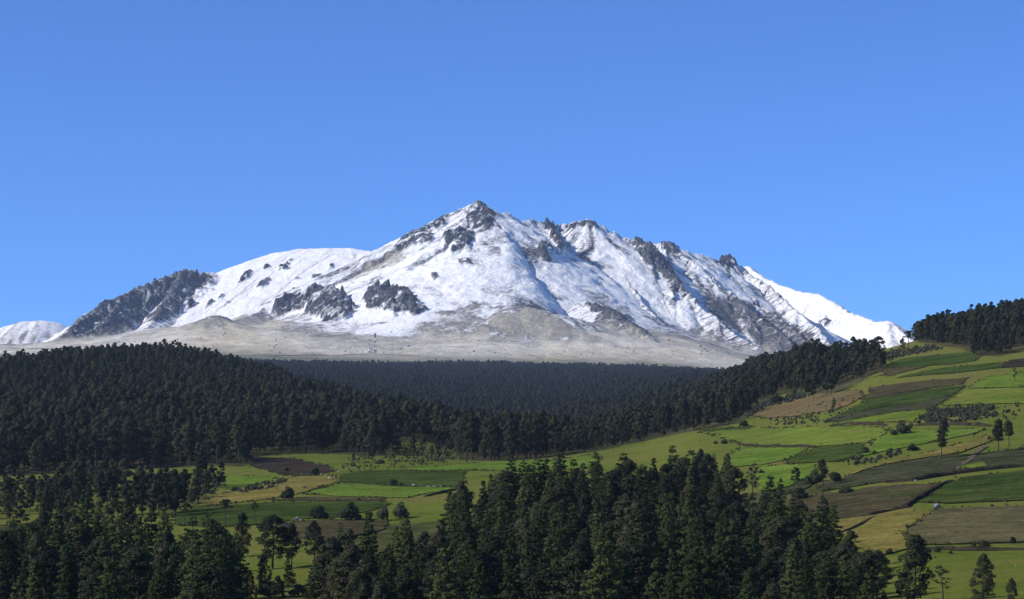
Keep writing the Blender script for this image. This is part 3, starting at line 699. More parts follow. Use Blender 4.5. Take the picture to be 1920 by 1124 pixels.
def bank(name, line, w, h, mat, label, kind='structure', both=False):
    """a low earth bank (or a path when h is small) along a line on the ground"""
    P = [np.array(hit(*q)) for q in line]
    Q = []
    for a, b_ in zip(P[:-1], P[1:]):
        n = max(1, int(np.linalg.norm(b_ - a) / 3.0))
        Q += [a + (b_ - a) * i / n for i in range(n)]
    Q.append(P[-1]); Q = np.array(Q)
    T = np.gradient(Q, axis=0); T /= np.linalg.norm(T, axis=1)[:, None] + 1e-9
    Nn = np.column_stack([-T[:, 1], T[:, 0]])
    Nn[Nn[:, 1] < 0] *= -1          # away from the camera
    Q = Q + Nn * (0.8 * noise(Q[:, 0] / 9, Q[:, 1] / 9))[:, None]
    hv = h * (0.75 + 0.5 * noise(Q[:, 0] / 6 + 5, Q[:, 1] / 6)); wv = w * (1 + 0.4 * noise(Q[:, 0] / 8 + 15, Q[:, 1] / 8))
    tap = np.minimum(1, np.minimum(np.arange(len(Q)), np.arange(len(Q))[::-1]) / 3.0); hv = hv * (0.15 + 0.85 * tap)
    rows = []
    for off, up in ((-0.6, -0.2), (-0.42, 0.8), (-0.1, 1.0), (0.5, 0.9), (1.3, -0.2)):
        q = Q + Nn * (off * wv)[:, None]
        rows.append(np.column_stack([q, zg(q[:, 0], q[:, 1]) + 0.32 + hv * up]))
    V = np.stack(rows, 1); n, k_, _ = V.shape
    idx = np.arange(n * k_).reshape(n, k_)
    fq = np.stack([idx[:-1, :-1], idx[:-1, 1:], idx[1:, 1:], idx[1:, :-1]], -1).reshape(-1, 4)
    return tag(obj(name, mesh_np(name, V.reshape(-1, 3), fq, [mat])), label, kind=kind)
bank('earth_bank', [(1660,907),(1720,901),(1790,890),(1860,881),(1930,875)], 1.2, 1.5, M['earth'], 'long dark earth bank crossing the right slope below the pair of pines')
bank('earth_bank', [(1625,751),(1690,740),(1760,731)], 1.2, 1.5, M['earth'], 'dark bank edge above the dark green field high on the right slope')
bank('earth_bank', [(1565,799),(1600,797),(1660,799)], 1.1, 1.3, M['earth'], 'broken bank edge at the top of the broad yellow green field')
bank('earth_bank', [(1710,799),(1780,797),(1860,800)], 1.1, 1.3, M['earth'], 'earth bank under the grey scrub on the right')
bank('earth_bank', [(1692,956),(1720,938),(1760,915),(1782,903)], 1.8, 1.2, M['earth'], 'stony bank climbing beside the large brown field')
bank('earth_bank', [(1558,977),(1620,970),(1690,956)], 1.6, 0.9, M['earth'], 'low bank along the bottom of the large brown field')
bank('earth_bank', [(1730,1030),(1800,1033),(1930,1031)], 1.6, 1.0, M['earth'], 'thin dark bank under the olive brown pasture')
bank('earth_bank', [(1388,835.5),(1450,838),(1526,840)], 1.4, 0.8, M['earth'], 'thin dark field edge between the yellow green field and the green wedge')
bank('earth_bank', [(600,1021),(650,1013),(695,1003)], 1.8, 1.1, M['earth'], 'dark bank along the bottom of the brown fallow field')
bank('earth_bank', [(797,932),(825,926),(862,918)], 1.4, 0.9, M['earth'], 'short dark bank beside the firs below the bright green field')
bank('earth_bank', [(1560,1008),(1600,993),(1640,971)], 1.2, 0.6, M['earth'], 'faint eroded bank running down the dry tan pasture')
bank('footpath', [(1792,884),(1808,872),(1830,852),(1850,838)], 1.4, 0.10, M['path'], 'brown dirt path climbing past the tall lone pine')
bank('footpath', [(545,978),(600,976),(640,974.5),(700,976)], 2.6, 0.10, M['yellowgreen'], 'narrow grass path above the brown fallow field')

# ------------------------------------------------------------------ trees
class Geo:
    def __init__(s): s.v = []; s.f = []; s.m = []; s.n = 0
    def add(s, v, f, m=None):
        s.v.append(v); s.f.append(f + s.n); s.n += len(v)
        s.m.append(np.zeros((len(v), 3)) if m is None else m)
    def out(s): return np.vstack(s.v), np.vstack(s.f)
    def leaf(s, crown_up=0.5, k=0.7):
        """leaves with rounded shading: each spray leans with its clump and with the whole crown"""
        v, f = s.out(); m = np.vstack(s.m); c = v.copy(); lo, hi = v[:, 2].min(), v[:, 2].max()
        R0 = np.percentile(np.hypot(v[:, 0], v[:, 1]), 95)
        c[:, :2] /= R0; c[:, 2] = crown_up * (0.2 + (v[:, 2] - lo) / (hi - lo))
        c /= np.linalg.norm(c, axis=1)[:, None] + 1e-6
        m = m + k * c; m /= np.linalg.norm(m, axis=1)[:, None] + 1e-6
        return v, f, m
def unit(n, rs):
    u = rs.randn(n, 3); return u / np.linalg.norm(u, axis=1)[:, None]
def cards(g, cen, nrm, size, rs, asp=1.5):
    """small leaf sprays: one quad each, bent off their normal"""
    n = len(cen)
    a = unit(n, rs); t = np.cross(nrm, a); t /= np.linalg.norm(t, axis=1)[:, None] + 1e-9
    bt_ = np.cross(nrm, t)
    s = (size * (0.6 + 0.8 * rs.rand(n)))[:, None]
    t = t * s * asp * 0.5; bt_ = bt_ * s * 0.5
    v = np.stack([cen - t - bt_ * 0.35, cen - t * 0.1 - bt_, cen + t, cen - t * 0.1 + bt_], 1).reshape(-1, 3)
    g.add(v, np.arange(4 * n).reshape(n, 4), np.repeat(nrm, 4, 0))
def clump(g, c, r, n, size, rs, flat=0.75, upbias=0.25):
    u = unit(n, rs); u[:, 2] = u[:, 2] + upbias; u /= np.linalg.norm(u, axis=1)[:, None]
    rad = r * (0.55 + 0.45 * rs.rand(n) ** 0.5)
    cen = c + u * rad[:, None] * np.array([1, 1, flat])
    nrm = u + 0.5 * unit(n, rs); nrm /= np.linalg.norm(nrm, axis=1)[:, None]
    cards(g, cen, nrm, size, rs)
def tube(g, pts, rad, sides=5):
    pts = np.array(pts, float); n = len(pts)
    T = np.gradient(pts, axis=0); rows = []
    for i in range(n):
        t = T[i] / (np.linalg.norm(T[i]) + 1e-9)
        a = np.cross(t, [0.3, 1, 0.1]); a /= np.linalg.norm(a) + 1e-9; b_ = np.cross(t, a)
        th = np.arange(sides) * 2 * math.pi / sides
        rows.append(pts[i] + rad[i] * (np.cos(th)[:, None] * a + np.sin(th)[:, None] * b_))
    V = np.vstack(rows); f = []
    for i in range(n - 1):
        for j in range(sides):
            f.append([i * sides + j, i * sides + (j + 1) % sides, (i + 1) * sides + (j + 1) % sides, (i + 1) * sides + j])
    g.add(V, np.array(f))
def fir(seed, H=24.0, Rm=4.2, base=0.08, dens=1.0, pw=0.8, size=0.36):
    rs = np.random.RandomState(seed); fo = Geo(); wo = Geo()
    bend = rs.randn(2) * 0.25
    ax = lambda h: np.array([bend[0] * (h / H) ** 2 + 0.12 * math.sin(h * 0.5 + seed), bend[1] * (h / H) ** 2, h])
    hs = np.linspace(-0.6, H * 0.985, 18)
    tube(wo, [ax(h) for h in hs], [0.34 * (1 - 0.93 * max(h, 0) / H) + 0.02 for h in hs], 7)
    lop = rs.rand(4) * 6.28
    nw = int(17 * dens) + 5
    for i in range(nw):
        u = (i + rs.rand() * 0.7) / nw; h = H * (base + (1 - base) * u ** 0.93)
        if h > H * 0.985: continue
        k_ = rs.randint(5, 8) if u < 0.8 else 4
        a0 = rs.rand() * 6.28
        for j in range(k_):
            az = a0 + j * 6.283 / k_ + rs.randn() * 0.25
            asym = 1 + 0.22 * math.sin(az + lop[0]) * math.sin(4 * u + lop[1])
            Rr = (Rm * (1 - u) ** pw + 0.25) * asym * (0.62 + 0.55 * rs.rand())
            if rs.rand() < 0.07: Rr *= 0.45
            d = np.array([math.cos(az), math.sin(az), 0])
            o = ax(h); tip = o + d * Rr + np.array([0, 0, -0.16 * Rr + rs.randn() * 0.25 + 0.2])
            if Rr > 1.0: tube(wo, [o, o + (tip - o) * 0.55 + np.array([0, 0, 0.12 * Rr]), tip], [0.07, 0.045, 0.015], 3)
            nC = max(1, int(round(Rr / 1.0)))
            for q in range(nC):
                s = 1 - q / max(nC, 1) * 0.72
                c = o + (tip - o) * s + rs.randn(3) * 0.16 + np.array([0, 0, 0.1])
                rr = 0.42 + 0.30 * rs.rand() + 0.16 * (1 - u)
                clump(fo, c, rr, int(24 * (rr / 0.6) ** 2), size, rs, 0.62, 0.35)
    clump(fo, ax(H * 0.985), 0.35, 10, size * 0.8, rs, 1.6, 0.5)
    return fo.leaf(), wo.out()
def pine(seed, H=20.0, Rm=4.0, bare_=0.38, nclump=34, card=26, size=0.7, shape=1.0, flat=0.7, rmin=0.9, rmax=1.5, lean=0.5):
    rs = np.random.RandomState(seed); fo = Geo(); wo = Geo()
    ln = rs.randn(2) * lean
    ax = lambda h: np.array([ln[0] * (max(h, 0) / H) ** 1.6 + 0.15 * math.sin(h * 0.45 + seed), ln[1] * (max(h, 0) / H) ** 1.6 + 0.1 * math.cos(h * 0.4), h])
    hs = np.linspace(-0.6, H * 0.985, 18)
    tube(wo, [ax(h) for h in hs], [0.30 * (1 - 0.93 * max(h, 0) / H) + 0.02 for h in hs], 6)
    for i in range(nclump):
        u = rs.rand() ** 0.85
        h = H * (bare_ + (0.97 - bare_) * u)
        env = Rm * (math.sin(math.pi * min(1, (0.16 + 0.84 * u) ** shape)) ** 0.62 * 0.85 + 0.13)
        az = rs.rand() * 6.283; r_ = env * (0.25 + 0.75 * rs.rand() ** 0.6) * (0.9 if u < 0.95 else 0.3)
        o = ax(max(h - 0.25 * r_, H * bare_ * 0.9)); c = ax(h) + np.array([math.cos(az) * r_, math.sin(az) * r_, rs.randn() * 0.2])
        rr = rmin + (rmax - rmin) * rs.rand()
        if r_ > 0.7: tube(wo, [o, (o + c) / 2 + np.array([0, 0, -0.1]), c], [0.10, 0.06, 0.02], 3)
        clump(fo, c, rr, int(card * (rr / 1.2) ** 2), size, rs, flat, 0.4)
    clump(fo, ax(H * 0.95), rmin, card, size, rs, 0.9, 0.5)
    return fo.leaf(), wo.out()
def bush_geo(seed, H=4.0, Wd=6.0, n=30, size=0.28, card=70):
    rs = np.random.RandomState(seed); fo = Geo(); wo = Geo()
    for i in range(4):
        a = rs.rand() * 6.28; t = np.array([math.cos(a) * Wd * 0.22, math.sin(a) * Wd * 0.22, H * 0.6])
        tube(wo, [np.array([0, 0, -0.3]) + t * 0.05, t * 0.5 + np.array([0, 0, 0.1]), t], [0.14, 0.09, 0.03], 4)
    for i in range(n):
        u = unit(1, rs)[0]; u[2] = abs(u[2]); rd = rs.rand() ** 0.4 * 0.72
        c = np.array([u[0] * Wd / 2 * rd, u[1] * Wd / 2 * rd, 0.16 * H + u[2] * H * 0.68 * (0.5 + 0.5 * rs.rand())])
        clump(fo, c, H * (0.15 + 0.1 * rs.rand()), card, size, rs, 0.85, 0.2)
    return fo.leaf(), wo.out()
def build_pair(kind, geo, matf):
    (fv, ff, fn), (wv, wf) = geo
    return mesh_np('crown', fv, ff, [matf], nrm=fn), mesh_np('trunk', wv, wf, [M['bark']])

FIRS = [build_pair('fir', fir(100 + i, 24 + (i % 3), [6.0, 6.8, 5.0, 7.0, 6.2, 5.6, 6.4, 4.8][i], [0.06, 0.1, 0.05, 0.12, 0.08, 0.14, 0.06, 0.1][i], 1.0, [0.95, 0.82, 1.0, 0.7, 0.9, 1.0, 0.78, 1.05][i]), M['fir']) for i in range(8)]
FIR_H = [24 + (i % 3) for i in range(8)]
FIR_SHAPE = ['conical', 'broad', 'slender', 'bushy', 'conical', 'tapering', 'broad', 'slender']
BIGPINE = [build_pair('pine', pine(200 + i, 21, [4.6, 5.2, 4.0, 4.8][i], [0.15, 0.2, 0.12, 0.25][i], 92, 85, 0.36, [0.8, 0.85, 0.75, 0.9][i], 0.95, 0.7, 1.3, 0.6), M['pine']) for i in range(4)]
PINES = [build_pair('pine', pine(300 + i, 20, [4.0, 4.8, 3.5, 4.4, 5.0, 3.8][i], [0.14, 0.22, 0.10, 0.25, 0.16, 0.14][i], [38, 40, 36, 34, 42, 36][i], 55, 0.5, [1.0, 1.1, 0.9, 1.2, 1.05, 0.95][i], 0.75, 0.9, 1.6), M['pine']) for i in range(6)]
UMB = [build_pair('pine', pine(400 + i, 12, 3.4, 0.66, 26, 60, 0.34, 0.8, 0.55, 0.7, 1.1, 0.5), M['pine']) for i in range(2)]
TALL = [build_pair('pine', pine(420 + i, 20, 2.7, [0.30, 0.36, 0.42][i], 95, 55, 0.38, 1.0, 0.7, 0.85, 1.35, 0.8), M['pine']) for i in range(3)]
OPEN = [build_pair('pine', pine(440 + i, 14, 3.6, 0.35, 24, 60, 0.32, 1.0, 0.6, 0.6, 1.0, 1.0), M['pine']) for i in range(2)]
BUSHES = [build_pair('bush', bush_geo(500 + i, 4.0, [6.0, 7.0, 5.0, 6.4][i]), M['bush']) for i in range(4)]
SHRUBS = [build_pair('bush', bush_geo(520 + i, 1.0, 1.5, 7, 0.22, 14), M['scrub']) for i in range(3)]

def plant(name, pair, x, D, s, rz, label, cat, group=None, z=None, sink=0.0, pn=('crown', 'trunk')):
    r = empty(name, (x, D, (float(zg(np.array([x]), np.array([D]))[0]) if z is None else z) - sink))
    r.scale = (s, s, s); r.rotation_euler = (0, 0, rz)
    obj(pn[0], pair[0], r); obj(pn[1], pair[1], r)
    tag(r, label, cat, group); return r

# ---- near firs: two stands with a gap of meadow between them
def jitter_grid(x0, x1, y0, y1, s, rs):
    gx, gy = np.meshgrid(np.arange(x0, x1, s), np.arange(y0, y1, s))
    x = gx.ravel() + (rs.rand(gx.size) - 0.5) * s * 0.9; y = gy.ravel() + (rs.rand(gx.size) - 0.5) * s * 0.9
    return x, y
rs = np.random.RandomState(11)
STAND_BACK = ([600, 640, 720, 800, 850, 880, 1000, 1120, 1260, 1330, 1380, 1420, 1460, 1560, 1600, 1650], [560, 640, 640, 680, 790, 850, 880, 900, 900, 880, 820, 740, 700, 640, 600, 560])
LEFT_BACK = ([-200, 0, 60, 130, 200, 300, 360, 400, 430], [700, 720, 760, 800, 780, 700, 640, 600, 520])
fx, fy = jitter_grid(-140, 130, 455, 960, 12.6, rs)
fpx = 960 + F * fx / fy
inC = (fpx > 610) & (fpx < 1655) & (fy < ip(fpx, STAND_BACK))
inL = (fpx > -130) & (fpx < 432) & (fy < ip(fpx, LEFT_BACK))
gap = ((fpx > 470) & (fpx < 620))
sel = (inC | inL) & ~gap
fx, fy, fpx, inC = fx[sel], fy[sel], fpx[sel], inC[sel]
fz = zg(fx, fy)
hgt = (14.5 + 9.5 * rs.rand(len(fx))) * np.interp(fpx, [430, 640, 860, 980, 1390, 1480, 1560, 1650], [0.92, 0.82, 0.86, 1, 1, 0.82, 0.68, 0.55]); 
top = YH - F * (fz + hgt) / fy
# keep what shows above the bottom of the frame and above nearer crowns
order = np.argsort(fy); keep = []
for i in order:
    if top[i] > 1135: continue
    w_ = 3.0 * F / fy[i]
    cover_ = 0
    for j in keep:
        if abs(fpx[j] - fpx[i]) < w_ * 0.9 and top[j] < top[i] + 9: cover_ += 1
    if cover_ < 2: keep.append(i)
print('firs', len(keep), 'of', len(fx))
keep = keep[:300]
for i in keep:
    v = rs.randint(len(FIRS)); q_ = fpx[i]; bushy = rs.rand() < 0.36; bp = rs.randint(len(BIGPINE))
    if inC[i]: zone = next(t for lim, t in ((760, 'at the left end of the centre stand'), (900, 'below the boulder line'), (1030, 'below the bright green strip'), (1160, 'in the middle of the centre stand'), (1290, 'at the highest part of the centre stand'), (1420, 'below the bare dead trunk'), (1540, 'below the low round pine'), (3000, 'at the right end of the centre stand')) if q_ < lim)
    else: zone = next(t for lim, t in ((110, 'at the left edge of the lower left stand'), (220, 'in the middle of the lower left stand'), (330, 'below the valley pines of the lower left stand'), (3000, 'at the right end of the lower left stand')) if q_ < lim)
    depth = 'front row' if fy[i] < 580 else 'middle row' if fy[i] < 730 else 'back row'
    if bushy:
        t_ = plant('pine_tree', BIGPINE[bp], fx[i], fy[i], hgt[i] / 21 * 0.95, rs.rand() * 6.28, f'{["bushy", "broad", "rounded", "ragged"][bp]} dark pine, {depth}, {zone}', 'pine tree', 'pines in the near stands', sink=0.3)
        w_ = 1.05 + 0.35 * rs.rand(); t_.scale = (t_.scale[0] * w_, t_.scale[1] * w_, t_.scale[2])
    else:
        plant('fir_tree', FIRS[v], fx[i], fy[i], (hgt[i] + 1.5) / FIR_H[v], rs.rand() * 6.28, f'{FIR_SHAPE[v]} dark green fir, {depth}, {zone}', 'fir tree', 'firs in the near stands', sink=0.3)

# ---- single trees one can point to, and some added for their shadows: (bearing, foot, top, tree, label)
LONE = [
 (1765, 862, 786, TALL[0], 20, 'tall narrow pine standing alone on the dark grey green field'),
 (1872, 849, 787, TALL[1], 20, 'straight pine, left one of the pair near the right edge'),
 (1892, 838, 788, TALL[2], 20, 'pine with two dark clumps, right one of the pair near the right edge'),
 (1411, 933, 876, OPEN[0], 14, 'open crowned pine in front of the bright green field'),
 (1492, 912, 877, PINES[4], 20, 'low round dark pine on the bright green field edge'),
 (1544, 913, 861, TALL[1], 20, 'pine with bare trunk rising from a clump of round bushes'),
 (1563, 772, 746, PINES[2], 20, 'small lone pine on the reddish dry pasture'),
 (1903, 717, 690, OPEN[1], 14, 'small slender pine on the bright green field by the right edge'),
 (1646, 679, 632, BIGPINE[1], 21, 'broad pine with two trunks showing on the skyline against the snow'),
 (1692, 657, 635, BIGPINE[3], 21, 'low round pine on the skyline beside the slim one'),
 (1704, 662, 621, UMB[0], 12, 'slim long trunked pine on the skyline where the snow ends'),
 (1502, 737, 683, TALL[0], 20, 'thin pine with long bare trunk left of the dark clump'),
 (1714, 1135, 1005, BIGPINE[2], 21, 'large conical dark pine in the bottom right meadow'),
 (1842, 1132, 1040, BIGPINE[0], 21, 'dark bushy pine near the bottom right corner'),
 (1768, 1125, 1060, OPEN[0], 14, 'sparse open branched tree between two dark pines'),
 (1897, 1140, 1085, BIGPINE[3], 21, 'short dark pine in the bottom right corner'),
 (422, 990, 937, UMB[0], 12, 'umbrella pine with tall bare trunk on the dark green field'),
 (477, 978, 943, UMB[1], 12, 'smaller umbrella pine right of the taller one'),
 (346, 985, 943, UMB[1], 12, 'flat topped pine at the left end of the dark green field'),
 (512, 1068, 968, BIGPINE[1], 21, 'large full pine with dark trunk in front of the stone heap'),
 (590, 1050, 978, BIGPINE[0], 21, 'grey green pine beside the brown fallow field'),
 (455, 1045, 962, BIGPINE[2], 21, 'dark pine left of the large full pine'),
 (1462, 985, 903, FIRS[2], 24, 'pointed fir rising above the brown field at the end of the near stand'),
 (1645, 1125, 1035, BIGPINE[3], 21, 'rounded olive pine at the right end of the near stand'),
 (1615, 1140, 1040, BIGPINE[0], 21, 'dark pine crowded against the right end of the near stand'),
 (640, 1130, 985, FIRS[0], 24, 'tall conical fir beside the brown fallow field'),
 (690, 1130, 975, FIRS[5], 24, 'pointed fir just right of the tall conical one'),
 (1540, 1100, 942, FIRS[2], 24, 'slender fir with pointed top at the right shoulder of the near stand'),
 (388, 1120, 968, FIRS[1], 24, 'broad fir at the right end of the lower left stand'),
 (416, 1128, 990, BIGPINE[1], 21, 'rounded dark pine at the edge of the small meadow gap'),
 (444, 1130, 1010, FIRS[6], 24, 'fir leaning over the left side of the small meadow gap'),
 (547, 1066, 985, BIGPINE[3], 21, 'dark pine close behind the large full pine'),
 (605, 1130, 1032, FIRS[3], 24, 'bushy fir at the right side of the small meadow gap'),
 (626, 1140, 1010, BIGPINE[2], 21, 'dark pine between the meadow gap and the tall conical fir'),
 (470, 1140, 1070, BIGPINE[0], 21, 'low bushy pine at the bottom of the small meadow gap'),
 (522, 1150, 1082, BIGPINE[3], 21, 'dark crown at the very bottom of the small meadow gap'),
 (584, 1150, 1070, FIRS[4], 24, 'fir at the bottom right of the small meadow gap'),
 (432, 1075, 1005, BIGPINE[2], 21, 'slim dark pine left of the large full pine'),
 (497, 1112, 1042, BIGPINE[0], 21, 'small dark pine added to shade the middle of the meadow gap'),  # this and the next two trees are added to shade the meadow gap
 (540, 1106, 1046, FIRS[5], 24, 'small fir added to shade the middle of the meadow gap'),
 (405, 1110, 985, BIGPINE[3], 21, 'broad dark pine behind the right end of the lower left stand'),
 (1316, 902, 843, BIGPINE[0], 21, 'dark pine at the back of the centre stand, left of the bare dead trunk'),
 (1339, 908, 852, FIRS[0], 24, 'fir at the back of the centre stand, close left of the bare dead trunk'),
 (1361, 915, 866, BIGPINE[1], 21, 'low dark pine just left of the bare dead trunk'),
 (1450, 762, 744, PINES[4], 20, 'small round pine at the wood edge above the reddish pasture'),
 (1488, 752, 731, PINES[0], 20, 'small pine standing free at the right of the wood edge'),
 (745, 852, 836, PINES[1], 20, 'small pine, first of three added to shade the grassy slope'),  # this and the next three pines are added to throw shadows on the slope
 (774, 846, 831, PINES[3], 20, 'small pine, second of three added to shade the grassy slope'),
 (812, 852, 838, PINES[0], 20, 'small pine, third of three added to shade the grassy slope'),
 (662, 866, 846, PINES[2], 20, 'pine standing out in front of the forest edge above the tilled plot'),
 (1690, 1130, 1075, BIGPINE[1], 21, 'low rounded pine touching the large conical one'),
 (1060, 1120, 870, None, 0, ''),
]
WIDE = {512: 1.55, 590: 1.35, 455: 1.2, 1492: 1.3, 1714: 1.35, 1842: 1.25, 1645: 1.6, 1615: 1.3, 1646: 1.5, 1692: 1.4, 1544: 1.25, 1872: 1.2, 1892: 1.3, 1768: 1.2}
for px, foot, topy, pair, H0, lab in LONE:
    if pair is None: continue
    q = hit(px, foot)
    if q is None: continue
    x, D = q; hm = (foot - topy) / F * D
    isfir = 'fir' in lab.split(' ')[:4] or 'fir' in lab
    isfir = pair in FIRS
    t_ = plant('fir_tree' if isfir else 'pine_tree', pair, x, D, hm / H0 * 1.03, random.random() * 6.28, lab, 'fir tree' if isfir else 'pine tree', sink=0.2)
    w_ = WIDE.get(px, 1.0); t_.scale = (t_.scale[0] * w_, t_.scale[1] * w_, t_.scale[2])

# ---- woods farther back: gather every pine, the largest in view as trees, the rest as one mass per wood
def visible(px, D, z, h):
    """tops that clear the ground in front of them"""
    topy = YH - F * (z + h) / D
    j = np.clip(np.searchsorted(Ds, D) - 2, 0, len(Ds) - 1); i = np.clip(np.searchsorted(pxs, px), 0, len(pxs) - 1)
    return topy < RM[j, i] + 1
RM = np.minimum.accumulate(np.where(Dg < 300, 1e5, PPg), axis=0)
rs = np.random.RandomState(23)
cand = []
def wood(x0, x1, y0, y1, sp, test, hfun, thin, wid):
    x, y = jitter_grid(x0, x1, y0, y1, sp, rs)
    px = 960 + F * x / y
    ok = (px > -120) & (px < 2040) & test(px, y) & (thin(x, y) if thin else True)
    x, y, px = x[ok], y[ok], px[ok]; z = zg(x, y)
    h = hfun(y) * (0.55 + 0.65 * rs.rand(len(x)) + 0.4 * fbm(x / 70, y / 90, 2))
    v = visible(px, y, z, h)
    cand.append(np.column_stack([x[v], y[v], z[v], h[v], np.full(v.sum(), wid)]))
hL = lambda D: np.interp(D, [1500, 1800, 2300, 3100], [23, 22, 18, 15])
wood(-520, 60, 1400, 3250, 10.2, in_left, hL, lambda x, y: fbm(x / 55, y / 85, 3) > -0.19, 0)
wood(20, 460, 1420, 3150, 9.8, in_right, lambda D: np.interp(D, [1500, 2000, 3100], [15, 16, 15]), lambda x, y: fbm(x / 50, y / 80, 3) > -0.2, 1)
wood(250, 520, 1540, 2360, 7.8, in_hill, lambda D: D * 0 + 13.5, lambda x, y: fbm(x / 40, y / 60, 3) > np.interp(960 + F * x / y, [1716, 1790, 1850], [0.05, -0.12, -0.2]), 2)
wood(-1250, 1150, 2400, 8350, 14.0, lambda px, D: in_far(px, D) & ~in_left(px, D) & ~in_right(px, D), lambda D: D * 0 + 16, lambda x, y: fbm(x / 110, y / 240, 3) > -0.22, 3)
# valley floor trees: loose groups
wood(-330, -130, 960, 1440, 10.5, lambda px, D: (px > -120) & (px < 415) & (D > 1010) & (D < np.interp(px, [-100, 60, 200, 300, 415], [1300, 1270, 1300, 1290, 1230])), lambda D: D * 0 + 14, lambda x, y: (noise(x / 26, y / 50) > np.where(960 + F * x / y < 230, -0.08, 0.08)), 4)
wood(-90, 10, 1470, 1800, 12.0, lambda px, D: (px > 690) & (px < 870) & (D > 1480) & (D < 1780), lambda D: D * 0 + 11, lambda x, y: noise(x / 16 + 4, y / 40) > 0.22, 4)  # sparse pines added on the open slope for the shadows they cast
cand = np.vstack(cand)
big = cand[:, 3] / cand[:, 1]
isfar = cand[:, 4] == 3
rank = np.argsort(-np.where(isfar, 0, big))
nInd = 215
ind = rank[:nInd]; rest = np.ones(len(cand), bool); rest[ind] = False
WOODS = {0: ('along the front edge of the pine forest on the left hill', 'pines at the edge of the left hill forest'),
         1: ('at the edge of the wood left of the sloping fields', 'pines at the edge of the right hand wood'),
         2: ('among the hilltop pines above the sloping fields', 'pines on the right hilltop'),
         4: ('in the valley in front of the pine forest', 'pines scattered in the valley')}
for i in ind:
    x, y, z, h, w_ = cand[i]; w_ = int(w_)
    v = rs.randint(len(PINES)); px = 960 + F * x / y
    where, grp = WOODS[w_]
    if w_ == 0:
        where = next(t for lim, t in ((0, 'at the forest edge cut by the left border'), (50, 'at the forest edge by the left border'), (100, 'at the forest edge a little in from the left border'), (200, 'at the forest edge above the left shady valley'), (300, 'at the forest edge above the lower left firs'), (400, 'at the forest edge left of the small green plot'), (475, 'at the forest edge left of the dark tilled plot'), (560, 'right behind the dark tilled plot'), (640, 'above the right corner of the dark tilled plot'), (720, 'above the shaded tufted slope'), (800, 'above the two walking people'), (890, 'above the boulder line'), (3000, 'above the bright green strip')) if px < lim)
    if w_ == 4: where = next(t for lim, t in ((60, 'in the shady valley by the left border'), (160, 'in the shady valley above the lower left firs' if px < 0 else 'in the shady valley near the left border'), (270, 'in the shady valley above the lower left firs'), (3000, 'in the dark clump left of the small green plot')) if px < lim) if px < 600 else 'added to shade the grassy slope below the forest'
    if w_ == 1: where = 'in the dark clump beside the skyline pines' if px > 1500 else 'at the edge of the wood beside the yellow green field' if px > 1250 else 'in the hollow left of the yellow green field'
    if w_ == 2: where = 'on the right hilltop by the skyline scrub' if px < 1800 else 'on the right hilltop near the right border'
    size_ = 'tall' if h > 20 else 'mid sized' if h > 15 else 'small'
    plant('pine_tree', PINES[v], x, y, h / 20.0, rs.rand() * 6.28, f'{size_} round crowned pine {where}', 'pine tree', grp, z=z, sink=0.2)

def join_tree(fv, ff, fn, wv, wf):
    wn = wv * np.array([1, 1, 0.0]) + np.array([1e-3, 0, 1e-3]); wn /= np.linalg.norm(wn, axis=1)[:, None]
    return np.vstack([fv, wv]), np.vstack([ff, wf + len(fv)]), np.concatenate([np.zeros(len(ff), int), np.ones(len(wf), int)]), np.vstack([fn, wn])
def far_variant(seed, H, Rm, b0, ncl, card, size, rmin, rmax):
    (fv, ff, fn), (wv, wf) = pine(seed, H, Rm, b0, ncl, card, size, 1.0, 0.75, rmin, rmax)
    return join_tree(fv, ff, fn, wv, wf)
MIDV = [far_variant(600 + i, 20, [4.0, 4.9, 3.5, 4.4, 5.2][i], [0.16, 0.24, 0.14, 0.26, 0.2][i], 28, 42, 0.62, 1.1, 1.75) for i in range(5)]
FARV = [far_variant(640 + i, 20, [4.2, 4.8, 4.4][i], [0.25, 0.3, 0.2][i], 13, 30, 1.05, 1.4, 2.2) for i in range(3)]

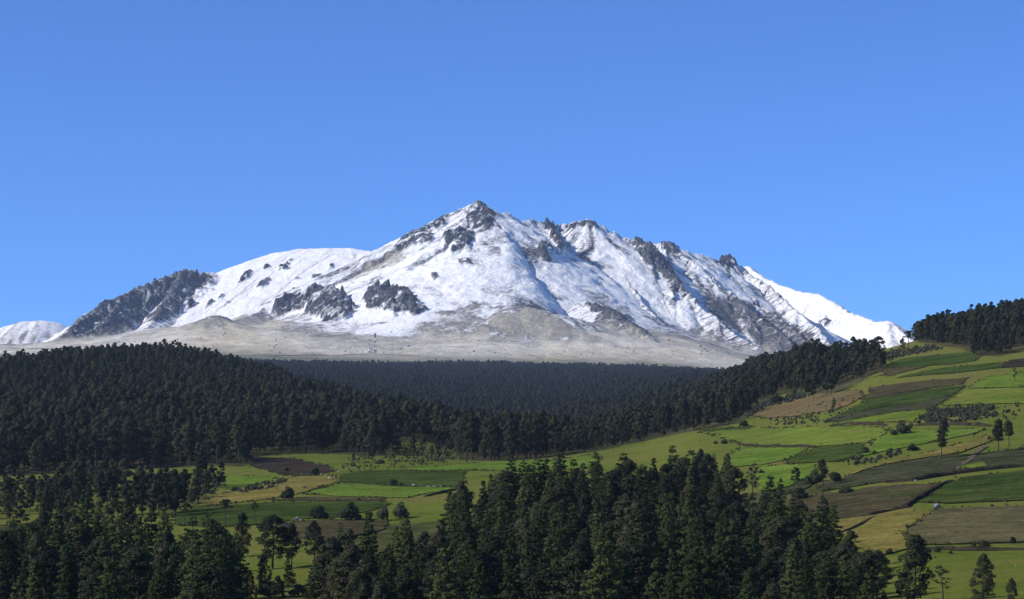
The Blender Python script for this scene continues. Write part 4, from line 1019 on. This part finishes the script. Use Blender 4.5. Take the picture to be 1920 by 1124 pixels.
def scatter(name, P, scale, rot, variants, mats, label):
    """one object whose points carry copies of the trees stored in its own mesh"""
    nP = len(P); V = [np.asarray(P)]; Fq = []; mi = []; vid = [np.full(nP, -1)]; n = nP
    NR = [np.tile([0, 0, 1.0], (nP, 1))]
    for k_, (v, f, mt, nm_) in enumerate(variants):
        V.append(v); NR.append(nm_); Fq.append(f + n); mi.append(mt); vid.append(np.full(len(v), k_)); n += len(v)
    me = mesh_np(name, np.vstack(V), np.vstack(Fq), mats, mat_idx=np.concatenate(mi), nrm=np.vstack(NR))
    pad = n - nP
    def at(nm, typ, a):
        t = me.attributes.new(nm, typ, 'POINT'); t.data.foreach_set('value', a)
    at('vid', 'INT', np.concatenate(vid).astype(np.int32))
    at('pick', 'INT', np.concatenate([rs.randint(0, len(variants), nP), np.zeros(pad, int)]).astype(np.int32))
    at('size', 'FLOAT', np.concatenate([scale, np.ones(pad)]).astype(np.float32))
    at('turn', 'FLOAT', np.concatenate([rot, np.zeros(pad)]).astype(np.float32))
    o = obj(name, me); tag(o, label, kind='stuff')
    g = bpy.data.node_groups.new(name + '_scatter', 'GeometryNodeTree')
    g.interface.new_socket('Geometry', in_out='INPUT', socket_type='NodeSocketGeometry')
    g.interface.new_socket('Geometry', in_out='OUTPUT', socket_type='NodeSocketGeometry')
    gi = g.nodes.new('NodeGroupInput'); go = g.nodes.new('NodeGroupOutput')
    def named(nm, typ):
        a = g.nodes.new('GeometryNodeInputNamedAttribute'); a.data_type = typ; a.inputs['Name'].default_value = nm
        return next(s for s in a.outputs if s.enabled and s.name == 'Attribute')
    vid_s = named('vid', 'INT')
    def sepr(k_):
        c = g.nodes.new('FunctionNodeCompare'); c.data_type = 'INT'; c.operation = 'EQUAL'
        ins = [s for s in c.inputs if s.enabled]
        g.links.new(vid_s, ins[0]); ins[1].default_value = k_
        s = g.nodes.new('GeometryNodeSeparateGeometry'); s.domain = 'POINT'
        g.links.new(gi.outputs[0], s.inputs['Geometry']); g.links.new(c.outputs[0], s.inputs['Selection'])
        return s.outputs[0]
    pts = sepr(-1)
    g2i = g.nodes.new('GeometryNodeGeometryToInstance')
    for k_ in range(len(variants)): g.links.new(sepr(k_), g2i.inputs[0])
    iop = g.nodes.new('GeometryNodeInstanceOnPoints')
    g.links.new(pts, iop.inputs['Points']); g.links.new(g2i.outputs[0], iop.inputs['Instance'])
    iop.inputs['Pick Instance'].default_value = True
    g.links.new(named('pick', 'INT'), iop.inputs['Instance Index'])
    cx = g.nodes.new('ShaderNodeCombineXYZ'); g.links.new(named('turn', 'FLOAT'), cx.inputs[2])
    e2r = g.nodes.new('FunctionNodeEulerToRotation'); g.links.new(cx.outputs[0], e2r.inputs[0])
    g.links.new(e2r.outputs[0], iop.inputs['Rotation'])
    g.links.new(named('size', 'FLOAT'), iop.inputs['Scale'])
    g.links.new(iop.outputs[0], go.inputs[0])
    md = o.modifiers.new('scatter', 'NODES'); md.node_group = g
    return o
for w_, nm, lab in ((0, 'pine_forest', 'dense dark pine forest covering the left hill'), (1, 'pine_forest', 'dense pine wood in the hollow left of the sloping fields'), (2, 'pine_forest', 'dark pine wood on the right hilltop'), (3, 'far_forest', 'far bluish pine forest below the bare mountain foot'), (4, 'pine_forest', 'loose pines on the valley floor, some added to shade its slope')):
    s = rest & (cand[:, 4] == w_)
    if not s.any(): continue
    c = cand[s]
    scatter(nm, c[:, :3] - [0, 0, 0.3], c[:, 3] / 20.0, rs.rand(len(c)) * 6.28, FARV if w_ == 3 else MIDV, [M['farpine'] if w_ == 3 else M['pine'], M['bark']], lab)
print('woods', len(cand))

# ---- bushes: (bearing, foot, width, height in photograph pixels)
BUSH = [
 (541, 936, 38, 24, 'round bush on the dry tan pasture left of the bright green field'),
 (737, 911, 24, 14, 'small dark bush between the dark and the bright green fields'),
 (752, 912, 12, 7, 'low bush touching the small dark bush on the field edge'),
 (598, 975, 48, 30, 'round dark bush, left of the big pair above the brown field'),
 (655, 977, 58, 35, 'largest dark bush, right of the big pair above the brown field'),
 (719, 977, 36, 30, 'pale green bush at the edge of the near firs'),
 (505, 1120, 60, 34, 'wide dark bush at the bottom of the small meadow gap'),
 (560, 1118, 46, 26, 'dark bush at the bottom right of the small meadow gap'),
 (750, 972, 44, 30, 'dark bush tucked against the near firs'),
 (590, 893, 26, 18, 'dark bush at the corner of the tilled plot'),
 (538, 884, 12, 9, 'small bush inside the dark tilled plot'),
 (712, 870, 24, 9, 'low bush at the foot of the shaded slope above the people'),
 (1691, 815, 40, 26, 'larger bush of the twin bushes on the green field'),
 (1675, 818, 20, 14, 'smaller bush of the twin bushes on the green field'),
 (1708, 804, 18, 12, 'low bush right of the twin bushes'),
 (1621, 851, 24, 16, 'dark bush at the corner of the dark green field'),
 (1712, 846, 30, 14, 'long low bush on the dry yellow strip'),
 (1665, 855, 16, 9, 'small bush lower on the dry yellow strip'),
 (1585, 926, 34, 15, 'low bush above the large brown field'),
 (1500, 937, 42, 26, 'big round bush left of the large brown field'),
 (1530, 905, 34, 26, 'round bush, left one around the bare trunked pine'),
 (1565, 905, 34, 22, 'round bush, right one around the bare trunked pine'),
 (1514, 910, 26, 18, 'dark bush right of the low round pine'),
 (1845, 1028, 30, 17, 'spreading bush on the thin bank near the right edge'),
 (1826, 1027, 10, 12, 'small upright bush left of the spreading one'),
 (1899, 1021, 16, 16, 'round bush near the right edge of the olive pasture'),
 (1757, 1036, 18, 12, 'grey bush on the bank right of the conical pine'),
 (1741, 1036, 16, 9, 'low grey bush beside the conical pine'),
 (1782, 1039, 12, 8, 'small round bush at the end of the grey ones'),
 (1592, 1011, 6, 5, 'tiny bush alone on the dry tan pasture'),
 (1358, 833, 18, 9, 'bush at the lower corner of the right hand wood'),
 (1342, 833, 12, 7, 'little bush beside the lower corner of the wood'),
 (1457, 757, 20, 20, 'round pine-like bush at the edge of the reddish pasture'),
 (440, 922, 20, 10, 'grey bush on the slope beside the dark clump of pines'),
 (475, 920, 18, 8, 'pale bush at the top of the dry tan pasture'),
 (1395, 800, 22, 13, 'dark bush at the end of the wood beside the thin dark green strip'),
 (1428, 889, 14, 9, 'small bush on the bright green field behind the open crowned pine'),
 (1668, 1040, 20, 13, 'low bush left of the conical pine on the thin bank'),
 (1640, 852, 14, 8, 'little bush right of the corner bush of the dark green field'),
 (1853, 655, 18, 14, 'bush at the foot of the hilltop pines'),
]
for k_, (px, foot, w_, h_, lab) in enumerate(BUSH):
    q = hit(px, foot)
    if q is None: continue
    x, D = q; wm = w_ / F * D; hm = h_ / F * D
    pr = BUSHES[k_ % 4]; r = plant('bush', pr, x, D, 1, random.random() * 6.28, lab, 'bush', pn=('foliage', 'stem'))
    r.scale = (wm / [6.0, 7.0, 5.0, 6.4][k_ % 4], wm / [6.0, 7.0, 5.0, 6.4][k_ % 4], hm / 4.0 * 1.08)

# ---- grey scrub patches and tussocks: nobody could count them
def patch_pts(poly, sp, rs, thin=-1.0):
    P = [hit(*q) for q in poly]; B = np.array(P); lo, hi = B.min(0), B.max(0)
    x, y = jitter_grid(lo[0], hi[0], lo[1], hi[1], sp, rs)
    s = (poly_sd([tuple(q) for q in B], x, y) > 0) & (noise(x / 9, y / 14) > thin)
    x, y = x[s], y[s]; return np.column_stack([x, y, zg(x, y) + 0.2])
shv = []
for (cv, wv) in [bush_geo(540 + i, 1.0, 1.5, 6, 0.26, 12) for i in range(3)]:
    shv.append(join_tree(*cv, *wv))
SCRUB = [
 ([(1717,795),(1747,769),(1800,762),(1862,763),(1870,784),(1800,793)], 2.4, -0.25, 1.5, 'grey scrub covering the slope under the yellow green field'),
 ([(1870,764),(1930,762),(1930,784),(1872,790)], 5.0, 0.0, 1.2, 'scattered scrub tufts at the right edge of the slope'),
 ([(1580,867),(1620,855),(1680,846),(1700,850),(1650,868),(1585,878)], 3.2, -0.1, 1.3, 'low grey scrub on the dry strip left of the tall lone pine'),
 ([(1395,772),(1440,752),(1500,738),(1520,745),(1440,765),(1400,785)], 3.4, -0.2, 1.7, 'grey scrub at the edge of the right hand wood'),
 ([(1640,668),(1690,655),(1750,648),(1770,655),(1700,668),(1655,680)], 3.8, -0.3, 1.6, 'pale scrub along the skyline of the right slope'),
 ([(440,926),(470,910),(540,902),(530,912),(480,924)], 3.0, -0.1, 1.4, 'grey scrub on the brow of the dry tan pasture'),
 ([(1440,786),(1560,772),(1600,780),(1560,794),(1440,800)], 4.0, 0.0, 1.1, 'thin scrub between the reddish pasture and the stubble'),
 ([(640,890),(660,868),(740,862),(850,858),(880,866),(760,877)], 4.5, 0.18, 0.9, 'rough tufts on the shaded slope below the pine forest'),
 ([(716,866),(735,840),(790,833),(850,840),(872,862),(800,874)], 4.4, 0.08, 1.0, 'rough scrub on the shaded grassy slope above the bright green strip'),
 ([(620,880),(660,856),(715,858),(730,872),(650,882)], 5.0, 0.08, 1.0, 'weedy scrub right of the dark tilled plot'),
 ([(1440,785),(1610,735),(1630,740),(1600,775),(1500,790)], 5.0, 0.15, 0.9, 'sparse tufts on the reddish dry pasture'),
 ([(250,905),(330,890),(420,895),(400,930),(300,960)], 4.0, -0.1, 1.8, 'shady scrub below the pine forest on the left'),
]
rs = np.random.RandomState(31)
for poly, sp, th, sc, lab in SCRUB:
    P = patch_pts(poly, sp, rs, th)
    if len(P): scatter('scrub', P, sc * (0.6 + 0.8 * rs.rand(len(P))), rs.rand(len(P)) * 6.28, shv, [M['scrub'], M['bark']], lab)
BP = []
for poly, mk, lab in FIELDS:
    P = [hit(*q) for q in poly]
    if any(q is None for q in P): continue
    P = [np.array(q) for q in P]
    for a, b_ in zip(P, P[1:] + P[:1]):
        n = int(np.linalg.norm(b_ - a) / 1.1)
        if n < 1: continue
        t = rs.rand(n)[:, None]; q = a + (b_ - a) * t + rs.randn(n, 2) * 0.9
        q = q[(noise(q[:, 0] / 8, q[:, 1] / 8) + 0.5 * noise(q[:, 0] / 30, q[:, 1] / 30) > 0.02)]
        BP.append(q)
BP = np.vstack(BP)
scatter('border_grass', np.column_stack([BP, zg(BP[:, 0], BP[:, 1]) + 0.2]), 0.35 + 0.75 * rs.rand(len(BP)) ** 2, rs.rand(len(BP)) * 6.28, shv, [M['tuft'], M['bark']], 'rough tufts of grass and weeds along the field borders')
x, y = jitter_grid(-230, 330, 560, 1900, 7.0, rs)
px_ = 960 + F * x / y
s = (fbm(x / 40, y / 60, 3) > 0.10) & (px_ > -60) & (px_ < 1990) & ~in_left(px_, y) & ~in_hill(px_, y) & ~in_right(px_, y) & (rs.rand(len(x)) < 0.6)
x, y = x[s], y[s]
scatter('meadow_tufts', np.column_stack([x, y, zg(x, y) + 0.1]), 0.2 + 0.4 * rs.rand(len(x)) ** 2, rs.rand(len(x)) * 6.28, shv, [M['tuft'], M['bark']], 'coarse grass tufts spread over the pastures')
# dark shrubs dotted over the mountain foot
x, y = jitter_grid(-1500, 900, 8480, 9600, 42, rs)
s = (noise(x / 160, y / 200) > 0.12) & (rs.rand(len(x)) < 0.6)
x, y = x[s], y[s]; P = np.column_stack([x, y, zm(x, y) - 0.3])
scatter('alpine_shrubs', P, (2.0 + 4.5 * rs.rand(len(P)) ** 3), rs.rand(len(P)) * 6.28, shv, [M['bush'], M['bark']], 'dark shrubs dotted over the bare mountain foot')

# ------------------------------------------------------------------ stones
def stone_mesh(seed, mat):
    bm = bmesh.new(); bmesh.ops.create_icosphere(bm, subdivisions=2, radius=1.0)
    rs = np.random.RandomState(seed); ax = unit(7, rs)
    for v in bm.verts:
        c = np.array(v.co); 
        for a in ax:                       # flat broken faces
            d = c @ a
            if d > 0.62: c = c - a * (d - 0.62) * 0.9
        c *= 1 + 0.07 * rs.randn(); c[2] *= 0.72
        v.co = Vector(c)
    me = bpy.data.meshes.new('boulder'); bm.to_mesh(me); bm.free(); me.materials.append(mat); return me
ST = [stone_mesh(i, M['stone']) for i in range(4)]; RST = [stone_mesh(10 + i, M['redstone']) for i in range(4)]
def boulder(px, foot, w_, h_, me, label, group=None, lift=0.0):
    q = hit(px, foot)
    if q is None: return
    x, D = q; s = w_ / F * D / 2
    o = obj('boulder', me); z = float(zg(np.array([x]), np.array([D]))[0])
    o.location = (x, D, z + h_ / F * D * 0.42 + lift); o.scale = (s, s * 0.9, max(h_ / F * D / 1.3, 0.1)); o.rotation_euler = (0, 0, random.random() * 6.28)
    tag(o, label, 'boulder', group)
boulder(776, 911.5, 6.0, 4.2, ST[0], 'large white boulder, first of the line from the dark bush')
boulder(789.5, 912.5, 5.5, 3.4, ST[1], 'large white boulder, second of the line from the dark bush')
for k_, px in enumerate([796, 799, 803, 808, 812.5, 815, 819, 822, 826, 832]):
    boulder(px, 912.8 + (k_ % 3) * 0.5, 2.6 + (k_ % 4) * 0.5, 1.8 + (k_ % 3) * 0.6, (ST if k_ % 3 else RST)[k_ % 4], 'small stone in the line of stones between two green fields', 'line of stones on the field edge')
for k_, (px, py, w_) in enumerate([(543,896,4),(546,894,3),(565,890,3.5),(571,892,2.5),(602,890,4),(618,898,6),(635,886,4.5),(671,881,5),(610,893,3),(552,897,3)]):
    boulder(px, py, w_, w_ * 0.6, ST[k_ % 4], 'pale boulder scattered along the brow beside the tilled plot', 'pale boulders on the brow')
boulder(571, 916, 9, 5.5, RST[1], 'squat grey boulder in the middle of the dry tan pasture')
boulder(517, 918, 9, 4.5, RST[2], 'broad brown boulder on the dry tan pasture')
for k_, (px, py, w_) in enumerate([(1717,902.5,4.5),(1748,924,3),(1838,970,3.5),(1788,979,1.8),(1904,1061,2.5),(1670,877,2.6),(1794,723,3),(1631,753,2),(1884,859,2.2),(1693,940,1.6),(1575,934,1.6),(1664,968,2)]):
    boulder(px, py, w_, w_ * 0.7, ST[k_ % 4], ['white stone below the long dark earth bank', 'white stone beside the large brown field bank', 'white stone on the olive brown pasture', 'tiny pale stone on the olive brown pasture', 'pale stone in the bottom right meadow', 'white stone in the dark grey green field', 'white stone at the end of the high dark green field', 'pale stone at the dark bank end high on the slope', 'pale stone in the dark field near the right edge', 'tiny stone near the right side of the large brown field', 'tiny stone at the top of the large brown field', 'small stone under the large brown field'][k_])
bb = stone_mesh(77, M['bluestone']); boulder(1758, 953.5, 17, 11, bb, 'large rounded blue grey boulder beside the wide dark green field')
# the two heaps of cleared stones
rs = np.random.RandomState(5)
for (cx_, cy_, wpx, hpx, n, lab) in ((520, 990, 56, 20, 120, 'dark heap of broken stones behind the large full pine'), (559, 977, 26, 8, 50, 'low reddish heap of stones left of the round bushes')):
    q = hit(cx_, cy_); x0, D0 = q; wm = wpx / F * D0; hm = hpx / F * D0
    heap = empty('stone_heap', (x0, D0, float(zg(np.array([x0]), np.array([D0]))[0]))); tag(heap, lab, 'stone heap')
    for i in range(n):
        a = rs.rand() * 6.28; r_ = math.sqrt(rs.rand()); 
        o = obj('stone', (ST if rs.rand() < 0.1 else RST)[rs.randint(4)], heap)
        o.location = (math.cos(a) * r_ * wm / 2, math.sin(a) * r_ * wm * 0.3, max(0.1, hm * (1 - r_) * (0.8 + 0.3 * rs.rand())))
        s = 0.22 + 0.34 * rs.rand(); o.scale = (s, s, s); o.rotation_euler = tuple(rs.rand(3) * 6)
# bare dead trunk
q = hit(1377, 901); g = Geo()
hm = 36 / F * q[1]
tube(g, [(0, 0, -0.3), (0.1, 0, hm * 0.4), (-0.1, 0.1, hm * 0.75), (0.15, 0, hm)], [0.28, 0.22, 0.13, 0.04], 6)
for a, h_ in ((0.5, 0.5), (2.6, 0.62), (4.0, 0.75), (5.5, 0.42)):
    tube(g, [(0, 0, hm * h_), (math.cos(a) * 0.7, math.sin(a) * 0.7, hm * h_ + 0.5)], [0.07, 0.02], 4)
o = obj('dead_trunk', mesh_np('dead_trunk', *g.out(), [M['deadwood']])); o.location = (q[0], q[1], float(zg(np.array([q[0]]), np.array([q[1]]))[0]))
tag(o, 'bare dead tree trunk standing on the bright green wedge', 'dead tree')

# ------------------------------------------------------------------ two people walking
def person(px, foot, h, pose, label):
    q = hit(px, foot); x, D = q; z = float(zg(np.array([x]), np.array([D]))[0]) + 0.3
    s = h / 1.75
    J = [((0,0,0.95),.15),((0,0,1.15),.145),((0,0,1.40),.17),((0,0,1.50),.06),((0,0,1.58),.085),((0,0,1.70),.095),
         ((.1,0,.9),.10),((.12+.02*pose,.12*pose,.5),.07),((.13,.10*pose,.08),.05),((.13,.10*pose-.12,.04),.04),
         ((-.1,0,.9),.10),((-.12,-.12*pose,.5),.07),((-.13,-.16*pose,.08),.05),((-.13,-.16*pose-.12,.04),.04),
         ((.2,0,1.4),.065),((.26,-.05*pose,1.12),.05),((.27,-.14*pose,.9),.035),((.27,-.17*pose,.82),.035),
         ((-.2,0,1.4),.065),((-.26,.05*pose,1.12),.05),((-.27,.02-.14,.9),.035),((-.27,-.17,.82),.035)]
    E = [(0,1),(1,2),(2,3),(3,4),(4,5),(0,6),(6,7),(7,8),(8,9),(0,10),(10,11),(11,12),(12,13),(2,14),(14,15),(15,16),(16,17),(2,18),(18,19),(19,20),(20,21)]
    me = bpy.data.meshes.new('person'); me.from_pydata([j[0] for j in J], E, [])
    o = obj('person', me); o.location = (x, D, z); o.scale = (s, s, s); o.rotation_euler = (0, 0, random.random() * 3)
    md = o.modifiers.new('skin', 'SKIN')
    for i, j in enumerate(J): me.skin_vertices[0].data[i].radius = (j[1], j[1])
    me.skin_vertices[0].data[0].use_root = True
    o.modifiers.new('sub', 'SUBSURF').levels = 1; o.modifiers['sub'].render_levels = 1
    me.materials.append(M['dark_cloth'])
    tag(o, label, 'person')
    bm = bmesh.new(); bmesh.ops.create_uvsphere(bm, u_segments=8, v_segments=6, radius=0.115)
    for v in bm.verts: v.co.z = v.co.z * 1.15 + 1.66
    hm_ = bpy.data.meshes.new('hat'); bm.to_mesh(hm_); bm.free(); hm_.materials.append(M['dark_cloth'])
    obj('hat', hm_, o)
person(756.5, 880, 1.85, 1.0, 'taller person in dark clothes walking at the top of the dark green field')
person(760, 880, 1.55, -0.8, 'shorter person in dark clothes walking behind the taller one')

# ------------------------------------------------------------------ things on the mountain foot
def mhit(px, py, lo=8440.0, hi=9600.0):
    D = np.arange(lo, hi, 3.0); x = (px - 960) / F * D
    pp = YH - F * np.where(D < 8440, zg(x, D), zm(x, D)) / D
    kk = int(np.argmax(np.minimum.accumulate(pp) <= py))
    return float(x[kk]), float(D[kk]), float(zm(x[kk:kk+1], D[kk:kk+1])[0])
def bar(g, a, b_, r, sides=4):
    a = np.array(a, float); b_ = np.array(b_, float); tube(g, [a, (a + b_) / 2, b_], [r, r, r], sides)
def boxg(g, c, s):
    c = np.array(c, float); h = np.array(s, float) / 2
    v = np.array([[x, y, z] for x in (-1, 1) for y in (-1, 1) for z in (-1, 1)]) * h + c
    g.add(v, np.array([[0,1,3,2],[4,6,7,5],[0,4,5,1],[2,3,7,6],[0,2,6,4],[1,5,7,3]]))
x, D, z = mhit(703, 662)
tw = empty('radio_tower', (x, D, z)); tag(tw, 'red and white lattice radio tower at the mountain foot', 'radio tower')
TH = 37 / F * D; half = lambda u: 3.6 * (1 - u) + 1.2 * u
nsec = 8
for k_ in range(nsec):
    g = Geo(); u0, u1 = k_ / nsec, (k_ + 1) / nsec
    cs = [(-1, -1), (1, -1), (1, 1), (-1, 1)]
    for i in range(4):
        a = cs[i]; b_ = cs[(i + 1) % 4]; h0, h1 = half(u0), half(u1)
        A0 = (a[0]*h0, a[1]*h0, u0*TH); A1 = (a[0]*h1, a[1]*h1, u1*TH); B0 = (b_[0]*h0, b_[1]*h0, u0*TH); B1 = (b_[0]*h1, b_[1]*h1, u1*TH)
        bar(g, A0, A1, 0.62); bar(g, A0, B1, 0.36); bar(g, B0, A1, 0.36); bar(g, A1, B1, 0.4)
    obj('lattice_section', mesh_np('lattice_section', *g.out(), [M['red_p'] if k_ in (7, 6, 4, 2, 0) else M['white']]), tw)
for (az, u, r_) in ((0.4, 0.94, 2.2), (2.2, 0.9, 2.0), (-1.2, 0.86, 2.4), (-2.0, 0.62, 1.8), (0.2, 0.55, 1.6), (-1.0, 0.3, 1.9)):
    g = Geo(); h = half(u) + 0.8; c = np.array([math.cos(az)*h, math.sin(az)*h, u*TH]); n_ = np.array([math.cos(az), math.sin(az), 0])
    tube(g, [c, c + n_ * 0.3, c + n_ * 1.3, c + n_ * 1.32], [0.3, r_, r_, 0.05], 10)
    obj('dish_antenna', mesh_np('dish_antenna', *g.out(), [M['red_p'] if u > 0.8 else M['white']]), tw)
g = Geo(); boxg(g, (0, 0, TH * 0.83), (6.0, 6.0, 0.5)); obj('platform', mesh_np('platform', *g.out(), [M['red_p']]), tw)
x, D, z = mhit(693.5, 658)
ms = empty('antenna_mast', (x, D, z)); tag(ms, 'thin grey antenna mast left of the radio tower', 'mast')
g = Geo(); bar(g, (0, 0, 0), (0, 0, 34 / F * D), 0.6, 6); obj('pole', mesh_np('pole', *g.out(), [M['grey_p']]), ms)
g = Geo(); boxg(g, (-2.2, -0.6, 27 / F * D), (3.2, 1.2, 4.4)); obj('panel_antenna', mesh_np('panel_antenna', *g.out(), [M['white']]), ms)
for i in range(3):
    g = Geo(); a = i * 2.09 + 0.4; bar(g, (0, 0, 26 / F * D), (math.cos(a) * 16, math.sin(a) * 16, 0), 0.08, 3); obj('guy_wire', mesh_np('guy_wire', *g.out(), [M['grey_p']]), ms)
def hut(px, py, L_, Wd, Hh, roofm, wallm, label, gable=False):
    x, D, z = mhit(px, py) if py < 668 else (*hit(px, py), None)
    if z is None: z = float(zg(np.array([x]), np.array([D]))[0])
    r = empty('building', (x, D, z)); tag(r, label, 'building')
    g = Geo(); boxg(g, (0, 0, Hh / 2 - 0.5), (L_, Wd, Hh + 1)); obj('wall', mesh_np('wall', *g.out(), [wallm]), r)
    g = Geo()
    if gable:
        v = np.array([[-L_/2-.6, -Wd/2-.6, Hh], [L_/2+.6, -Wd/2-.6, Hh], [L_/2+.6, Wd/2+.6, Hh], [-L_/2-.6, Wd/2+.6, Hh], [-L_/2-.6, 0, Hh+Wd*.35], [L_/2+.6, 0, Hh+Wd*.35]])
        me = mesh_np('roof', v, [[0,1,5,4],[2,3,4,5],[0,4,3],[1,2,5],[0,3,2,1]], [roofm]); obj('roof', me, r)
    else:
        boxg(g, (0, 0, Hh + 0.95), (L_ + 1.2, Wd + 1.2, 0.8)); obj('roof', mesh_np('roof', *g.out(), [roofm]), r)
    g = Geo(); boxg(g, (0, -Wd / 2 - 0.06, 1.0), (1.6, 0.12, 2.4)); obj('door', mesh_np('door', *g.out(), [M['grey_p']]), r)
    for sx in (-0.3, 0.3):
        g = Geo(); boxg(g, (sx * L_, -Wd / 2 - 0.06, 1.7), (L_ * 0.2, 0.12, 1.3)); obj('window', mesh_np('window', *g.out(), [M['glass']]), r)
hut(690.5, 662, 20, 9, 4.2, M['white'], M['white'], 'long white flat roofed building below the antenna mast')
hut(694, 656.5, 14, 8, 4, M['grey_p'], M['white'], 'small grey roofed building behind the long white one')
hut(718, 662.5, 9, 6, 3.2, M['white'], M['white'], 'tiny white hut right of the radio tower')
tp = [(0, 655.5), (120, 654), (225, 656), (330, 668), (430, 667.5), (520, 667.5), (600, 666.5), (700, 664.5), (790, 668)]
pp = np.arange(0, 790, 6.0); qy = np.interp(pp, [t[0] for t in tp], [t[1] for t in tp])
TR = np.array([mhit(a, b_) for a, b_ in zip(pp, qy)])
TV = np.stack([np.column_stack([TR[:, 0], TR[:, 1] + o_, zm(TR[:, 0], TR[:, 1] + o_) + 0.5]) for o_ in (-4.0, 0.0, 5.0)], 1)
idx = np.arange(len(TR) * 3).reshape(-1, 3)
fq = np.stack([idx[:-1, :-1], idx[1:, :-1], idx[1:, 1:], idx[:-1, 1:]], -1).reshape(-1, 4)
tag(obj('mountain_track', mesh_np('mountain_track', TV.reshape(-1, 3), fq, [M['earth']])), 'thin dark track running along the mountain foot past the radio tower', kind='structure')
# pale vehicles standing in a row on the track
prof = [(-2.3,0.35),(-2.3,0.95),(-1.6,1.05),(-1.0,1.75),(1.3,1.8),(2.2,1.1),(2.3,0.4)]
bm = bmesh.new()
fs = [bm.verts.new((px_, -0.9, pz)) for px_, pz in prof]; f0 = bm.faces.new(fs)
ex = bmesh.ops.extrude_face_region(bm, geom=[f0]); bmesh.ops.translate(bm, vec=(0, 1.8, 0), verts=[v for v in ex['geom'] if isinstance(v, bmesh.types.BMVert)])
bmesh.ops.recalc_face_normals(bm, faces=bm.faces)
bmesh.ops.bevel(bm, geom=list(bm.edges), offset=0.1, segments=1, affect='EDGES')
car_me = bpy.data.meshes.new('car_body'); bm.to_mesh(car_me); bm.free(); car_me.materials.append(M['white'])
wg = Geo()
for xx in (-1.4, 1.4):
    for yy in (-0.92, 0.74): tube(wg, [(xx, yy, 0.36), (xx, yy + 0.1, 0.36), (xx, yy + 0.18, 0.36)], [0.36, 0.36, 0.36], 10)
wh_me = mesh_np('wheels', *wg.out(), [M['rubber']])
gg = Geo(); boxg(gg, (0.1, -0.93, 1.4), (2.0, 0.06, 0.45)); boxg(gg, (0.1, 0.93, 1.4), (2.0, 0.06, 0.45)); gl_me = mesh_np('side_windows', *gg.out(), [M['glass']])
rs = np.random.RandomState(9)
for k_, px in enumerate([511.5, 540, 543.2, 546.2, 549, 551.5, 554, 557, 559.5, 562.5, 565.5, 569, 572.5, 580, 586.5, 595.5]):
    x, D, z = mhit(px, 666.3 - 0.02 * (px - 545), 8440)
    o = empty('parked_car', (x, D, z)); s = 1.25 if k_ in (2, 3, 5) else 1.0; o.scale = (s, s, s); o.rotation_euler = (0, 0, rs.rand() * 0.3)
    obj('body', car_me, o); obj('wheels', wh_me, o); obj('side_windows', gl_me, o)
    tag(o, 'white car in the packed row parked below the mountain mounds' if 1 <= k_ <= 12 else ['white car standing alone left of the parked row'][0] if k_ == 0 else 'white car in the loose end of the parked row', 'car', 'white cars parked on the mountain track')

# ------------------------------------------------------------------ air
zmin = float(min(Zg.min(), HH.min(), HZ.min())); zmax = max(MTOP, float(HZ.max()))
g = Geo(); X0, X1, Y0, Y1, Z0, Z1 = -6400, 6400, -120, 15400, zmin - 1.0, zmax + 12.0
boxg(g, ((X0 + X1) / 2, (Y0 + Y1) / 2, (Z0 + Z1) / 2), (X1 - X0, Y1 - Y0, Z1 - Z0))
hm, hnt = (lambda m: (m, m.node_tree))(bpy.data.materials.new('haze_air')) ; hm.use_nodes = True; hnt = hm.node_tree; hnt.nodes.clear()
pv = hnt.nodes.new('ShaderNodeVolumePrincipled'); ho = hnt.nodes.new('ShaderNodeOutputMaterial')
pv.inputs['Color'].default_value = (0.62, 0.76, 1.0, 1); pv.inputs['Density'].default_value = 1.6e-5; pv.inputs['Anisotropy'].default_value = 0.0
hnt.links.new(pv.outputs[0], ho.inputs['Volume'])
haze = obj('haze', mesh_np('haze', *g.out(), [hm])); tag(haze, 'thin blue air between the fields and the mountain', kind='stuff')
